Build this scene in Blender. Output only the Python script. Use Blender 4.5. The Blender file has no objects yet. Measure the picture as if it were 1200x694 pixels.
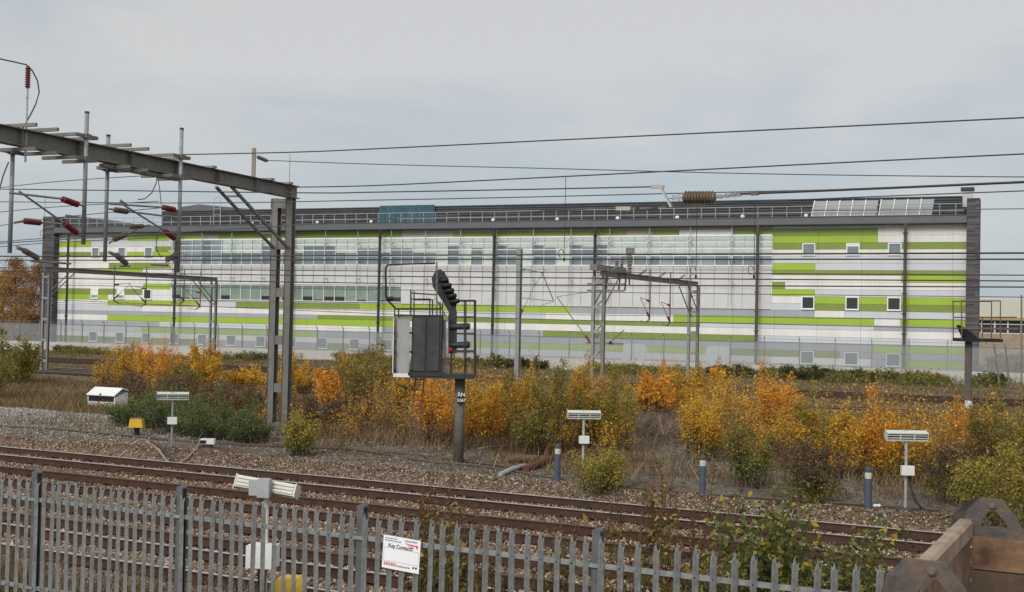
import bpy, math, random
import numpy as np
from mathutils import Vector, Matrix
random.seed(7); rng = np.random.default_rng(7)
R = math.radians
SC = bpy.context.scene
COL = SC.collection
# ------------------------------------------------------------------ camera
ROLL, PITCH, F, H = R(1.2), R(1.264), 1450.0, 4.0
cam = bpy.data.cameras.new('camera'); co = bpy.data.objects.new('camera', cam); COL.objects.link(co)
cam.sensor_width = 36; cam.lens = 36*F/1200; cam.clip_start = .05; cam.clip_end = 6000
co.matrix_world = Matrix.Translation((0, 0, H)) @ Matrix.Rotation(R(90)+PITCH, 4, 'X') @ Matrix.Rotation(ROLL, 4, 'Z')
SC.camera = co
# ------------------------------------------------------------------ world, sun, exposure
SC.render.engine = 'CYCLES'
SC.view_settings.view_transform = 'Standard'; SC.view_settings.look = 'None'
SC.view_settings.exposure = 0.0; SC.view_settings.gamma = 1; SC.view_settings.use_curve_mapping = False
SUN_EL, SUN_AZ = 34, 205        # azimuth measured clockwise from +Y: behind the camera
w = bpy.data.worlds.new('World'); SC.world = w; w.use_nodes = True
nt = w.node_tree; nt.nodes.clear()
def nn(t, tp, **k):
    n = t.nodes.new(tp)
    for a, b in k.items(): setattr(n, a, b)
    return n
out = nn(nt, 'ShaderNodeOutputWorld'); bg1 = nn(nt, 'ShaderNodeBackground'); bg2 = nn(nt, 'ShaderNodeBackground'); add = nn(nt, 'ShaderNodeAddShader')
sky = nn(nt, 'ShaderNodeTexSky', sky_type='NISHITA', sun_disc=False, sun_elevation=R(SUN_EL), sun_rotation=R(SUN_AZ))
nt.links.new(sky.outputs[0], bg1.inputs[0]); bg1.inputs[1].default_value = .05*.35
tc = nn(nt, 'ShaderNodeTexCoord'); mp = nn(nt, 'ShaderNodeMapping'); mp.inputs['Scale'].default_value = (1, 1, 3.2)
nz = nn(nt, 'ShaderNodeTexNoise'); nz.inputs['Scale'].default_value = 2.2; nz.inputs['Detail'].default_value = 5; nz.inputs['Roughness'].default_value = .55; nz.inputs['Distortion'].default_value = .3
nt.links.new(tc.outputs['Generated'], mp.inputs[0]); nt.links.new(mp.outputs[0], nz.inputs[0])
sx = nn(nt, 'ShaderNodeSeparateXYZ'); nt.links.new(tc.outputs['Generated'], sx.inputs[0])
el = nn(nt, 'ShaderNodeMapRange'); el.inputs[1].default_value = 0; el.inputs[2].default_value = .26; nt.links.new(sx.outputs[2], el.inputs[0])
ma = nn(nt, 'ShaderNodeMath', operation='MULTIPLY_ADD'); nt.links.new(nz.outputs[0], ma.inputs[0]); ma.inputs[1].default_value = 2.9; ma.inputs[2].default_value = -1.45
ad = nn(nt, 'ShaderNodeMath', operation='ADD'); nt.links.new(el.outputs[0], ad.inputs[0]); nt.links.new(ma.outputs[0], ad.inputs[1])
rp = nn(nt, 'ShaderNodeValToRGB'); nt.links.new(ad.outputs[0], rp.inputs[0])
cr = rp.color_ramp; cr.elements[0].position = 0; cr.elements[0].color = (.35, .425, .50, 1); cr.elements[1].position = 1; cr.elements[1].color = (.625, .615, .60, 1)
e = cr.elements.new(.42); e.color = (.475, .51, .535, 1)
# cloud brightens towards the hidden sun
dp = nn(nt, 'ShaderNodeVectorMath', operation='DOT_PRODUCT'); nt.links.new(tc.outputs['Generated'], dp.inputs[0])
sd = Vector((math.sin(R(SUN_AZ))*math.cos(R(SUN_EL)), math.cos(R(SUN_AZ))*math.cos(R(SUN_EL)), math.sin(R(SUN_EL)))); dp.inputs[1].default_value = sd
mr = nn(nt, 'ShaderNodeMapRange'); mr.inputs[1].default_value = 0; mr.inputs[2].default_value = 1; mr.inputs[3].default_value = .9; mr.inputs[4].default_value = 2.1
nt.links.new(dp.outputs['Value'], mr.inputs[0])
nt.links.new(rp.outputs[0], bg2.inputs[0]); nt.links.new(mr.outputs[0], bg2.inputs[1])
nt.links.new(bg1.outputs[0], add.inputs[0]); nt.links.new(bg2.outputs[0], add.inputs[1]); nt.links.new(add.outputs[0], out.inputs[0])
sl = bpy.data.lights.new('sun', 'SUN'); so = bpy.data.objects.new('sun', sl); COL.objects.link(so)
sl.energy = 1.9; sl.angle = R(18); sl.color = (1, .955, .89)
so.rotation_euler = sd.to_track_quat('Z', 'Y').to_euler(); so.location = (-20, -30, 40)
# ------------------------------------------------------------------ survey helpers: turn sight lines into real positions
_c, _s = math.cos(ROLL), math.sin(ROLL)
def ray(px, py):
    dx, dy = px-600, py-347
    a, c = (_c*dx+_s*dy)/F, -(-_s*dx+_c*dy)/F
    return (a, math.cos(PITCH)-c*math.sin(PITCH), math.sin(PITCH)+c*math.cos(PITCH))
def at(px, py, Y):
    r = ray(px, py); k = Y/r[1]; return Vector((r[0]*k, Y, H+r[2]*k))
def gnd(px, py, z=0.):
    r = ray(px, py); k = (z-H)/r[2]; return Vector((r[0]*k, r[1]*k, z))
N = Vector((.4583, .8888, 0)); T = Vector((.8888, -.4583, 0))      # across / along the railway
ANG = math.atan2(T.y, T.x)
def TN(s, D, z=0.): return T*s+N*D+Vector((0, 0, z))
def onD(px, py, D):
    r = Vector(ray(px, py)); k = D/(r.x*N.x+r.y*N.y); return Vector((r.x*k, r.y*k, H+r.z*k))
def onplane(px, py, P, d):
    """point on the vertical plane through P running along d"""
    r = ray(px, py); n = (-d.y, d.x); k = (P.x*n[0]+P.y*n[1])/(r[0]*n[0]+r[1]*n[1]); return Vector((r[0]*k, r[1]*k, H+r[2]*k))
FL = Vector((-48.5, 132.1, 0)); FR = Vector((35.6, 97.0, 0)); FLEN = (FR-FL).length; FT = (FR-FL)/FLEN; FN = Vector((-FT.y, FT.x, 0))  # FN points away
FANG = math.atan2(FT.y, FT.x)
def FP(u, off, z): return FL+FT*u-FN*off+Vector((0, 0, z))          # off: metres in front of the facade
def fu(px, py=330): 
    p = onplane(px, py, FL, FT); return (p-FL).dot(FT)
# ------------------------------------------------------------------ materials
MATS = {}
def mat(name, col, rough=.7, metal=0, var=.15, scale=6, bump=0, attr=False, spec=.3, col2=None, trans=0, streak=False):
    if name in MATS: return MATS[name]
    m = bpy.data.materials.new(name); m.use_nodes = True; t = m.node_tree; b = t.nodes['Principled BSDF']
    b.inputs['Roughness'].default_value = rough; b.inputs['Metallic'].default_value = metal; b.inputs['Specular IOR Level'].default_value = spec
    tcn = nn(t, 'ShaderNodeTexCoord'); n = nn(t, 'ShaderNodeTexNoise'); n.inputs['Scale'].default_value = scale; n.inputs['Detail'].default_value = 6; n.inputs['Roughness'].default_value = .65
    if streak:
        mpn = nn(t, 'ShaderNodeMapping'); mpn.inputs['Scale'].default_value = (1, 1, .12); t.links.new(tcn.outputs['Object'], mpn.inputs[0]); t.links.new(mpn.outputs[0], n.inputs[0])
    else: t.links.new(tcn.outputs['Object'], n.inputs[0])
    mx = nn(t, 'ShaderNodeMix', data_type='RGBA')
    if attr:
        a = nn(t, 'ShaderNodeAttribute'); a.attribute_name = 'Col'
        hsv = nn(t, 'ShaderNodeHueSaturation'); t.links.new(a.outputs['Color'], hsv.inputs['Color'])
        mrn = nn(t, 'ShaderNodeMapRange'); mrn.inputs[3].default_value = 1-var; mrn.inputs[4].default_value = 1+var; t.links.new(n.outputs[0], mrn.inputs[0]); t.links.new(mrn.outputs[0], hsv.inputs['Value'])
        src = hsv.outputs[0]
    else:
        c2 = col2 or tuple(max(0, c*(1-2.2*var)) for c in col)
        rpn = nn(t, 'ShaderNodeValToRGB'); rpn.color_ramp.elements[0].position = .32; rpn.color_ramp.elements[1].position = .68
        rpn.color_ramp.elements[0].color = (*c2, 1); rpn.color_ramp.elements[1].color = (*col, 1)
        t.links.new(n.outputs[0], rpn.inputs[0]); src = rpn.outputs[0]
    t.links.new(src, b.inputs['Base Color'])
    if bump:
        bn = nn(t, 'ShaderNodeBump'); bn.inputs['Strength'].default_value = bump; bn.inputs['Distance'].default_value = .02
        n2 = nn(t, 'ShaderNodeTexNoise'); n2.inputs['Scale'].default_value = scale*6; n2.inputs['Detail'].default_value = 4; t.links.new(tcn.outputs['Object'], n2.inputs[0])
        t.links.new(n2.outputs[0], bn.inputs['Height']); t.links.new(bn.outputs[0], b.inputs['Normal'])
    if trans:
        tr = nn(t, 'ShaderNodeBsdfTranslucent'); t.links.new(src, tr.inputs[0]); ms = nn(t, 'ShaderNodeMixShader'); ms.inputs[0].default_value = trans
        t.links.new(b.outputs[0], ms.inputs[1]); t.links.new(tr.outputs[0], ms.inputs[2]); t.links.new(ms.outputs[0], t.nodes['Material Output'].inputs[0])
    MATS[name] = m; return m
M_W = mat('panel_white', (.71, .70, .67), .45, var=.07, scale=.8, streak=True)
M_L = mat('panel_light_grey', (.53, .55, .57), .45, var=.04, scale=.8, streak=True)
M_G = mat('panel_grey', (.34, .36, .385), .45, var=.05, scale=.8, streak=True)
M_T = mat('panel_taupe', (.36, .34, .29), .5, var=.05, scale=.8)
M_B = mat('panel_lime', (.305, .435, .045), .42, var=.04, scale=.8)
M_O = mat('panel_olive', (.20, .265, .055), .42, var=.05, scale=.8)
M_SPAN = mat('spandrel_white', (.56, .56, .545), .5, var=.05, scale=.9)
M_SEAM = mat('panel_backing', (.16, .16, .16), .8)
M_FASC = mat('fascia_grey', (.115, .12, .13), .5, var=.08, scale=.7)
M_ROOF = mat('roof_membrane', (.09, .09, .095), .8)
M_SCRN = mat('louvre_charcoal', (.07, .073, .08), .55, var=.15, scale=.5)
M_WFRAME = mat('window_frame_white', (.72, .73, .73), .4, var=.03)
M_GALV = mat('galvanised_steel', (.30, .315, .31), .55, .35, var=.17, scale=7, bump=.1)
M_GALVL = mat('galvanised_light', (.42, .44, .45), .5, .4, var=.1, scale=6)
M_STEEL = mat('weathered_grey_steel', (.205, .198, .182), .6, .3, var=.12, scale=3, bump=.1)
M_RUSTY = mat('rust_edged_steel', (.15, .12, .10), .75, .1, var=.2, scale=4, col2=(.13, .075, .05))
M_DARK = mat('dark_grey_paint', (.035, .037, .04), .55, var=.1)
M_BLACK = mat('black_paint', (.012, .012, .013), .5)
M_WIRE = mat('wire_dark', (.075, .062, .056), .6, .3)
M_WIREG = mat('wire_grey', (.10, .105, .11), .55, .3)
M_RED = mat('insulator_red', (.20, .03, .035), .4, var=.1, scale=10)
M_BRN = mat('insulator_brown', (.16, .115, .08), .5, var=.12, scale=10)
M_CONC = mat('concrete', (.46, .44, .40), .85, var=.1, scale=.9, bump=.1, streak=True)
M_WPAINT = mat('white_paint', (.68, .69, .66), .5, var=.06, scale=5)
M_CREAM = mat('cream_housing', (.55, .56, .50), .5, var=.06, scale=6)
M_YEL = mat('yellow_paint', (.62, .38, .035), .5, var=.08, scale=8)
M_RAIL = mat('rail_rust', (.075, .04, .027), .8, .1, var=.2, scale=5, bump=.3)
M_RTOP = mat('rail_head_steel', (.52, .51, .50), .35, .5, var=.15, scale=3)
M_RTOPR = mat('rail_head_dull', (.14, .10, .085), .6, .4, var=.2, scale=3)
M_SLEEP = mat('sleeper', (.13, .09, .065), .9, var=.2, scale=4, bump=.5)
M_BRICK = None
M_WOOD = mat('weathered_timber', (.13, .085, .055), .85, var=.25, scale=5, bump=.5)
M_LEAF = mat('leaf_colour', (1, 1, 1), .7, attr=True, var=.1, scale=2, trans=.3, spec=.2)
M_STONE = mat('stone_colour', (1, 1, 1), .9, attr=True, var=.15, scale=30, spec=.15)
M_BARK = mat('bark_brown', (.17, .12, .085), .9, var=.2, scale=8)
M_HEDGE = mat('dry_blades', (1, 1, 1), .9, attr=True, var=.1, spec=.1)
def brick_mat():
    m = bpy.data.materials.new('dark_brick'); m.use_nodes = True; t = m.node_tree; b = t.nodes['Principled BSDF']; b.inputs['Roughness'].default_value = .8
    g = nn(t, 'ShaderNodeTexCoord'); s = nn(t, 'ShaderNodeSeparateXYZ'); a = nn(t, 'ShaderNodeMath', operation='ADD'); c = nn(t, 'ShaderNodeCombineXYZ')
    t.links.new(g.outputs['Object'], s.inputs[0]); t.links.new(s.outputs[0], a.inputs[0]); t.links.new(s.outputs[1], a.inputs[1]); t.links.new(a.outputs[0], c.inputs[0]); t.links.new(s.outputs[2], c.inputs[1])
    br = nn(t, 'ShaderNodeTexBrick'); br.inputs['Scale'].default_value = 1; br.inputs['Brick Width'].default_value = .62; br.inputs['Row Height'].default_value = .13; br.inputs['Mortar Size'].default_value = .01; br.inputs['Bias'].default_value = -.1
    br.inputs['Color1'].default_value = (.03, .028, .034, 1); br.inputs['Color2'].default_value = (.115, .10, .105, 1); br.inputs['Mortar'].default_value = (.06, .06, .06, 1)
    t.links.new(c.outputs[0], br.inputs[0]); t.links.new(br.outputs[0], b.inputs['Base Color']); return m
M_BRICK = brick_mat()
def glass_mat(name, col, rough=.08):
    m = bpy.data.materials.new(name); m.use_nodes = True; t = m.node_tree; b = t.nodes['Principled BSDF']
    b.inputs['Base Color'].default_value = (*col, 1); b.inputs['Roughness'].default_value = rough; b.inputs['Specular IOR Level'].default_value = .6
    n = nn(t, 'ShaderNodeTexNoise'); n.inputs['Scale'].default_value = 1.3; tcn = nn(t, 'ShaderNodeTexCoord'); t.links.new(tcn.outputs['Object'], n.inputs[0])
    r = nn(t, 'ShaderNodeValToRGB'); r.color_ramp.elements[0].color = (*[c*.75 for c in col], 1); r.color_ramp.elements[1].color = (*[min(1, c*1.2) for c in col], 1)
    t.links.new(n.outputs[0], r.inputs[0]); t.links.new(r.outputs[0], b.inputs['Base Color']); return m
G_PALE = glass_mat('glass_with_pale_blind', (.50, .57, .52)); G_MID = glass_mat('glass_grey_blue', (.15, .19, .205)); G_DARK = glass_mat('glass_dark', (.035, .045, .05)); G_GREEN = glass_mat('glass_greenish', (.19, .25, .20)); G_BLK = glass_mat('open_window_dark', (.01, .01, .012), .4); G_LILAC = glass_mat('glass_pale_grey', (.24, .29, .32))
def mesh_fence_mat():
    m = bpy.data.materials.new('weld_mesh'); m.use_nodes = True; t = m.node_tree; b = t.nodes['Principled BSDF']
    b.inputs['Base Color'].default_value = (.27, .285, .295, 1); b.inputs['Roughness'].default_value = .5; b.inputs['Metallic'].default_value = .2
    tr = nn(t, 'ShaderNodeBsdfTransparent'); ms = nn(t, 'ShaderNodeMixShader')
    # fine welded wires 13 mm apart laid out in metres along the panel
    g = nn(t, 'ShaderNodeTexCoord'); s = nn(t, 'ShaderNodeSeparateXYZ'); t.links.new(g.outputs['Object'], s.inputs[0])
    def comb(sock, per, duty):
        d = nn(t, 'ShaderNodeMath', operation='DIVIDE'); d.inputs[1].default_value = per; t.links.new(sock, d.inputs[0])
        f = nn(t, 'ShaderNodeMath', operation='FRACT'); t.links.new(d.outputs[0], f.inputs[0])
        l = nn(t, 'ShaderNodeMath', operation='LESS_THAN'); l.inputs[1].default_value = duty; t.links.new(f.outputs[0], l.inputs[0]); return l.outputs[0]
    a = comb(s.outputs[0], .0127, .50); c = comb(s.outputs[2], .076, .09)
    mx = nn(t, 'ShaderNodeMath', operation='MAXIMUM'); t.links.new(a, mx.inputs[0]); t.links.new(c, mx.inputs[1])
    t.links.new(mx.outputs[0], ms.inputs[0]); t.links.new(tr.outputs[0], ms.inputs[1]); t.links.new(b.outputs[0], ms.inputs[2]); t.links.new(ms.outputs[0], t.nodes['Material Output'].inputs[0]); return m
M_MESH = mesh_fence_mat()
def emis(name, col, st):
    m = bpy.data.materials.new(name); m.use_nodes = True; b = m.node_tree.nodes['Principled BSDF']; b.inputs['Base Color'].default_value = (*col, 1); b.inputs['Emission Color'].default_value = (*col, 1); b.inputs['Emission Strength'].default_value = st; return m
M_REDLAMP = emis('red_aspect', (.35, .01, .02), .15)
# ------------------------------------------------------------------ mesh builder
class MB:
    def __init__(s, X=None): s.v = []; s.f = []; s.m = []; s.X = X; s.mi = 0
    def add(s, vs, fs):
        o = len(s.v); s.v += [(s.X @ Vector(v)) if s.X else Vector(v) for v in vs]
        s.f += [tuple(i+o for i in f) for f in fs]; s.m += [s.mi]*len(fs); return s
    def box(s, x0, x1, y0, y1, z0, z1):
        return s.add([(x0, y0, z0), (x1, y0, z0), (x1, y1, z0), (x0, y1, z0), (x0, y0, z1), (x1, y0, z1), (x1, y1, z1), (x0, y1, z1)],
                     [(0, 3, 2, 1), (4, 5, 6, 7), (0, 1, 5, 4), (1, 2, 6, 5), (2, 3, 7, 6), (3, 0, 4, 7)])
    def cbox(s, c, sx, sy, sz): return s.box(c[0]-sx/2, c[0]+sx/2, c[1]-sy/2, c[1]+sy/2, c[2]-sz/2, c[2]+sz/2)
    def bar(s, p, q, w, h, up=(0, 0, 1)):
        p, q = Vector(p), Vector(q); d = (q-p).normalized(); a = d.cross(Vector(up))
        if a.length < 1e-3: a = Vector((1, 0, 0))
        a.normalize(); b = a.cross(d); a *= w/2; b *= h/2
        return s.add([p-a-b, p+a-b, p+a+b, p-a+b, q-a-b, q+a-b, q+a+b, q-a+b], [(0, 1, 2, 3), (7, 6, 5, 4), (0, 4, 5, 1), (1, 5, 6, 2), (2, 6, 7, 3), (3, 7, 4, 0)])
    def ibeam(s, p, q, w, h, t=.02, up=(0, 0, 1)):
        p, q = Vector(p), Vector(q); d = (q-p).normalized(); a = d.cross(Vector(up)).normalized(); b = a.cross(d)
        s.bar(p+b*(h/2-t/2), q+b*(h/2-t/2), w, t, b); s.bar(p-b*(h/2-t/2), q-b*(h/2-t/2), w, t, b); return s.bar(p, q, t, h-2*t-.001, b)
    def tube(s, pts, r, n=8, cap=True):
        pts = [Vector(p) for p in pts]; rs = r if isinstance(r, (list, tuple)) else [r]*len(pts); vs = []; fs = []; ref = None
        for i, p in enumerate(pts):
            d = (pts[min(i+1, len(pts)-1)]-pts[max(i-1, 0)]).normalized()
            a = d.cross(Vector((0, 0, 1)) if abs(d.z) < .95 else Vector((1, 0, 0))).normalized()
            if ref is not None and a.dot(ref) < 0: a = -a
            ref = a; b = a.cross(d)
            for k in range(n):
                t = 2*math.pi*k/n; vs.append(p+(a*math.cos(t)+b*math.sin(t))*rs[i])
        for i in range(len(pts)-1):
            for k in range(n): fs.append((i*n+k, i*n+(k+1) % n, (i+1)*n+(k+1) % n, (i+1)*n+k))
        if cap: fs.append(tuple(range(n))[::-1]); fs.append(tuple((len(pts)-1)*n+k for k in range(n)))
        return s.add(vs, fs)
    def lathe(s, p, q, prof, n=12):
        """prof: (t along p->q in 0..1, radius)"""
        p, q = Vector(p), Vector(q); return s.tube([p+(q-p)*t for t, r in prof], [r for t, r in prof], n)
    def prism(s, poly, O, ex, ey, ez, th):
        """extrude a 2D outline (in ex, ey) by th along ez"""
        O, ex, ey, ez = Vector(O), Vector(ex), Vector(ey), Vector(ez); n = len(poly)
        vs = [O+ex*a+ey*b for a, b in poly]+[O+ex*a+ey*b+ez*th for a, b in poly]
        return s.add(vs, [tuple(range(n))[::-1], tuple(range(n, 2*n))]+[(i, (i+1) % n, n+(i+1) % n, n+i) for i in range(n)])
    def build(s, name, mats, parent=None, smooth=False, origin=None, **kw):
        if not isinstance(mats, (list, tuple)): mats = [mats]
        o0 = Vector(origin) if origin is not None else (WORLDLOC.get(parent.name, Vector((0, 0, 0))) if parent else Vector((0, 0, 0)))
        me = bpy.data.meshes.new(name); me.from_pydata([tuple(v-o0) for v in s.v], [], s.f)
        for m in mats: me.materials.append(m)
        if len(mats) > 1: me.polygons.foreach_set('material_index', s.m)
        if smooth: me.shade_smooth()
        ob = bpy.data.objects.new(name, me); COL.objects.link(ob)
        if parent: ob.parent = parent
        else: ob.location = o0
        WORLDLOC[ob.name] = o0.copy()
        if kw: tag(ob, **kw)
        return ob
WORLDLOC = {}
def tag(o, label=None, category=None, group=None, kind=None):
    if label: o['label'] = label
    if category: o['category'] = category
    if group: o['group'] = group
    if kind: o['kind'] = kind
    return o
def thing(name, loc, label, cat, group=None, rz=0):
    o = bpy.data.objects.new(name, None); COL.objects.link(o); o.location = loc; o.empty_display_size = .1
    WORLDLOC[o.name] = Vector(loc); o.rotation_euler[2] = rz
    if rz: WORLDLOC[o.name] = Vector((0, 0, 0))       # rotated things are built in local coordinates
    return tag(o, label, cat, group)
def local_thing(name, loc, label, cat, group=None, rz=0):
    o = thing(name, loc, label, cat, group, rz); WORLDLOC[o.name] = Vector((0, 0, 0)); return o
def dup(root, loc, label, rz=None):
    r = root.copy(); COL.objects.link(r); r.location = loc; r['label'] = label
    if rz is not None: r.rotation_euler[2] = rz
    for ch in list(root.children):
        c = ch.copy(); COL.objects.link(c); c.parent = r
        for g in list(ch.children):
            d = g.copy(); COL.objects.link(d); d.parent = c
    return r
def lerp(a, b, t): return a+(b-a)*t
def insul(p, q, r=.075, n=9, core=.035):
    prof = [(0, core)]
    for i in range(n):
        t0 = .04+.92*i/n; prof += [(t0, core), (t0+.35/n, r), (t0+.5/n, r*.96), (t0+.62/n, core)]
    prof += [(1, core)]
    return MB().lathe(p, q, prof, 12)
def textmesh(name, s, size, m, parent, loc, rot, ext=.002, align='CENTER', bold=0):
    cu = bpy.data.curves.new(name, 'FONT'); cu.body = s; cu.size = size; cu.extrude = ext; cu.align_x = align; cu.align_y = 'CENTER'; cu.offset = bold
    tmp = bpy.data.objects.new('tmp_text', cu); me = bpy.data.meshes.new_from_object(tmp); bpy.data.objects.remove(tmp); me.name = name; me.materials.clear(); me.materials.append(m)
    o = bpy.data.objects.new(name, me); COL.objects.link(o); o.parent = parent; o.location = loc; o.rotation_euler = rot; return o
# ------------------------------------------------------------------ ground
def sn(x, y, s): return math.sin(x*s+1.3)*math.cos(y*s*1.17+.4)+.5*math.sin(x*s*2.3+y*s*1.9)
TRK = [(15.15, 16.6), (17.6, 19.05), (21.2, 22.7), (24.6, 26.05), (61.6, 63.05), (65.0, 66.45), (76.2, 77.65), (80.2, 81.65)]
def sm(x, a, b):
    t = min(1, max(0, (x-a)/(b-a))); return t*t*(3-2*t)
def gz(x, y):
    D = x*N.x+y*N.y
    z = -.02+.045*sn(x, y, .55)+.02*sn(x, y, 1.9)
    nearb = sm(D, 12.9, 14.4)*(1-sm(D, 27.6, 28.6)); far = sm(D, 58.5, 60.3)*(1-sm(D, 83, 85))
    b = max(nearb, far); z = z*(1-b)+(-.2+.012*sn(x, y, 3.1))*b
    off = (Vector((x, y, 0))-FL).dot(FN)          # < 0 in front of facade
    z += .2*sm(off, -14, -5)
    # ballast heap at the far left beyond track
    s = x*T.x+y*T.y
    h = math.exp(-((D-33.5)/2.6)**2-((s+36.5)/7.5)**2); z += .30*h
    return z
def attr_color(me, cols):
    ca = me.color_attributes.new('Col', 'FLOAT_COLOR', 'POINT'); a = np.ones((len(cols), 4), np.float32); a[:, :3] = cols; ca.data.foreach_set('color', a.ravel())
def build_ground():
    ss = list(np.arange(-132, 16, .6)); ds = list(np.arange(-6, 112, .45))
    ss = [-2500, -900, -350, -200, -150]+ss+[22, 40, 75, 160, 350, 900, 2500]; ds = [-400, -100, -30, -12]+ds+[120, 150, 220, 400, 900, 3000]
    vs = []; cols = []
    for D in ds:
        for s in ss:
            p = TN(s, D); z = gz(p.x, p.y); vs.append((p.x, p.y, z))
            b = sm(D, 12.9, 13.6)*(1-sm(D, 27.9+.5*sn(s, 0, .8), 28.5+.5*sn(s, 0, .8))); f = sm(D, 58.0, 60)*(1-sm(D, 84, 86))
            g = math.exp(-((D-33.5)/2.8)**4-((s+36.5)/8.5)**4)
            pat = max(0, min(1, .5+.6*sn(s, D, .23)+.25*sn(s, D, .9)))
            bal = max(b, f*.9); 
            cols.append((bal, max(g, .0), pat))
    n = len(ss); fs = [(j*n+i, j*n+i+1, (j+1)*n+i+1, (j+1)*n+i) for j in range(len(ds)-1) for i in range(n-1)]
    me = bpy.data.meshes.new('ground'); me.from_pydata(vs, [], fs); me.shade_smooth(); attr_color(me, np.array(cols))
    m = bpy.data.materials.new('ground'); m.use_nodes = True; t = m.node_tree; b = t.nodes['Principled BSDF']; b.inputs['Roughness'].default_value = .95; b.inputs['Specular IOR Level'].default_value = .1
    tcn = nn(t, 'ShaderNodeTexCoord'); at_ = nn(t, 'ShaderNodeAttribute'); at_.attribute_name = 'Col'; sp = nn(t, 'ShaderNodeSeparateColor'); t.links.new(at_.outputs[0], sp.inputs[0])
    def vor(scale, cols_):
        v = nn(t, 'ShaderNodeTexVoronoi'); v.inputs['Scale'].default_value = scale; t.links.new(tcn.outputs['Object'], v.inputs[0])
        s_ = nn(t, 'ShaderNodeSeparateColor'); t.links.new(v.outputs['Color'], s_.inputs[0]); r = nn(t, 'ShaderNodeValToRGB'); t.links.new(s_.outputs[0], r.inputs[0])
        r.color_ramp.elements[0].color = (*cols_[0], 1); r.color_ramp.elements[1].color = (*cols_[-1], 1)
        for i, c in enumerate(cols_[1:-1]): q = r.color_ramp.elements.new((i+1)/(len(cols_)-1)); q.color = (*c, 1)
        return v, r
    v1, r1 = vor(15, [(.035, .026, .018), (.095, .072, .05), (.15, .115, .082), (.25, .205, .155)])
    v2, r2 = vor(13, [(.10, .095, .08), (.22, .21, .185), (.17, .16, .14), (.33, .32, .29)])
    n1 = nn(t, 'ShaderNodeTexNoise'); n1.inputs['Scale'].default_value = 3; n1.inputs['Detail'].default_value = 8; n1.inputs['Roughness'].default_value = .7; t.links.new(tcn.outputs['Object'], n1.inputs[0])
    r3 = nn(t, 'ShaderNodeValToRGB'); t.links.new(n1.outputs[0], r3.inputs[0]); c = r3.color_ramp
    c.elements[0].position = .3; c.elements[0].color = (.045, .034, .022, 1); c.elements[1].position = .72; c.elements[1].color = (.20, .165, .125, 1); q = c.elements.new(.5); q.color = (.11, .085, .06, 1)
    def mix(fac, a, b_):
        x = nn(t, 'ShaderNodeMix', data_type='RGBA'); t.links.new(fac, x.inputs[0]); t.links.new(a, x.inputs[6]); t.links.new(b_, x.inputs[7]); return x.outputs[2]
    n2 = nn(t, 'ShaderNodeTexNoise'); n2.inputs['Scale'].default_value = .5; n2.inputs['Detail'].default_value = 5; t.links.new(tcn.outputs['Object'], n2.inputs[0])
    mr2 = nn(t, 'ShaderNodeMapRange'); mr2.inputs[1].default_value = .42; mr2.inputs[2].default_value = .6; t.links.new(n2.outputs[0], mr2.inputs[0])
    scr = mix(mr2.outputs[0], r3.outputs[0], r2.outputs[0])
    scr2 = nn(t, 'ShaderNodeMix', data_type='RGBA'); scr2.inputs[0].default_value = .5; t.links.new(scr, scr2.inputs[6]); t.links.new(r3.outputs[0], scr2.inputs[7])
    a1 = mix(sp.outputs[1], scr2.outputs[2], r2.outputs[0]); a2 = mix(sp.outputs[0], a1, r1.outputs[0]); t.links.new(a2, b.inputs['Base Color'])
    bn = nn(t, 'ShaderNodeBump'); bn.inputs['Strength'].default_value = .9; bn.inputs['Distance'].default_value = .05; t.links.new(v1.outputs['Distance'], bn.inputs['Height']); t.links.new(bn.outputs[0], b.inputs['Normal'])
    me.materials.append(m); o = bpy.data.objects.new('ground', me); COL.objects.link(o); o['kind'] = 'structure'
build_ground()
# loose ballast stones: one uncountable mass
def stones(name, pts, size, pal, label, seed):
    g = np.random.default_rng(seed); n = len(pts)
    base = np.array([(1, 0, 0), (-1, 0, 0), (0, 1, 0), (0, -1, 0), (0, 0, 1), (0, 0, -1)], float)
    tri = np.array([(0, 2, 4), (2, 1, 4), (1, 3, 4), (3, 0, 4), (2, 0, 5), (1, 2, 5), (3, 1, 5), (0, 3, 5)])
    sc = size*g.uniform(.55, 1.25, (n, 1, 1))*g.uniform(.55, 1.1, (n, 1, 3)); v = base[None]*sc+g.normal(0, .2, (n, 6, 3))*size
    a = g.uniform(0, 2*math.pi, n); b = g.uniform(-.7, .7, n); ca, sa, cb, sb = np.cos(a), np.sin(a), np.cos(b), np.sin(b)
    Rm = np.zeros((n, 3, 3)); Rm[:, 0, 0] = ca; Rm[:, 0, 1] = -sa*cb; Rm[:, 0, 2] = sa*sb; Rm[:, 1, 0] = sa; Rm[:, 1, 1] = ca*cb; Rm[:, 1, 2] = -ca*sb; Rm[:, 2, 1] = sb; Rm[:, 2, 2] = cb
    v = np.einsum('nij,nkj->nki', Rm, v)+np.array(pts)[:, None, :]
    me = bpy.data.meshes.new(name); me.vertices.add(n*6); me.vertices.foreach_set('co', v.astype(np.float32).ravel())
    f = (tri[None]+np.arange(n)[:, None, None]*6).reshape(-1, 3); nf = len(f)
    me.loops.add(nf*3); me.loops.foreach_set('vertex_index', f.astype(np.int32).ravel()); me.polygons.add(nf); me.polygons.foreach_set('loop_start', np.arange(0, nf*3, 3, dtype=np.int32))
    me.update(calc_edges=True)
    pal = np.array(pal); c = pal[g.integers(0, len(pal), n)]*g.uniform(.7, 1.3, (n, 1)); attr_color(me, np.repeat(c, 6, axis=0))
    me.materials.append(M_STONE); o = bpy.data.objects.new(name, me); COL.objects.link(o); tag(o, label, 'ballast', kind='stuff')
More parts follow.
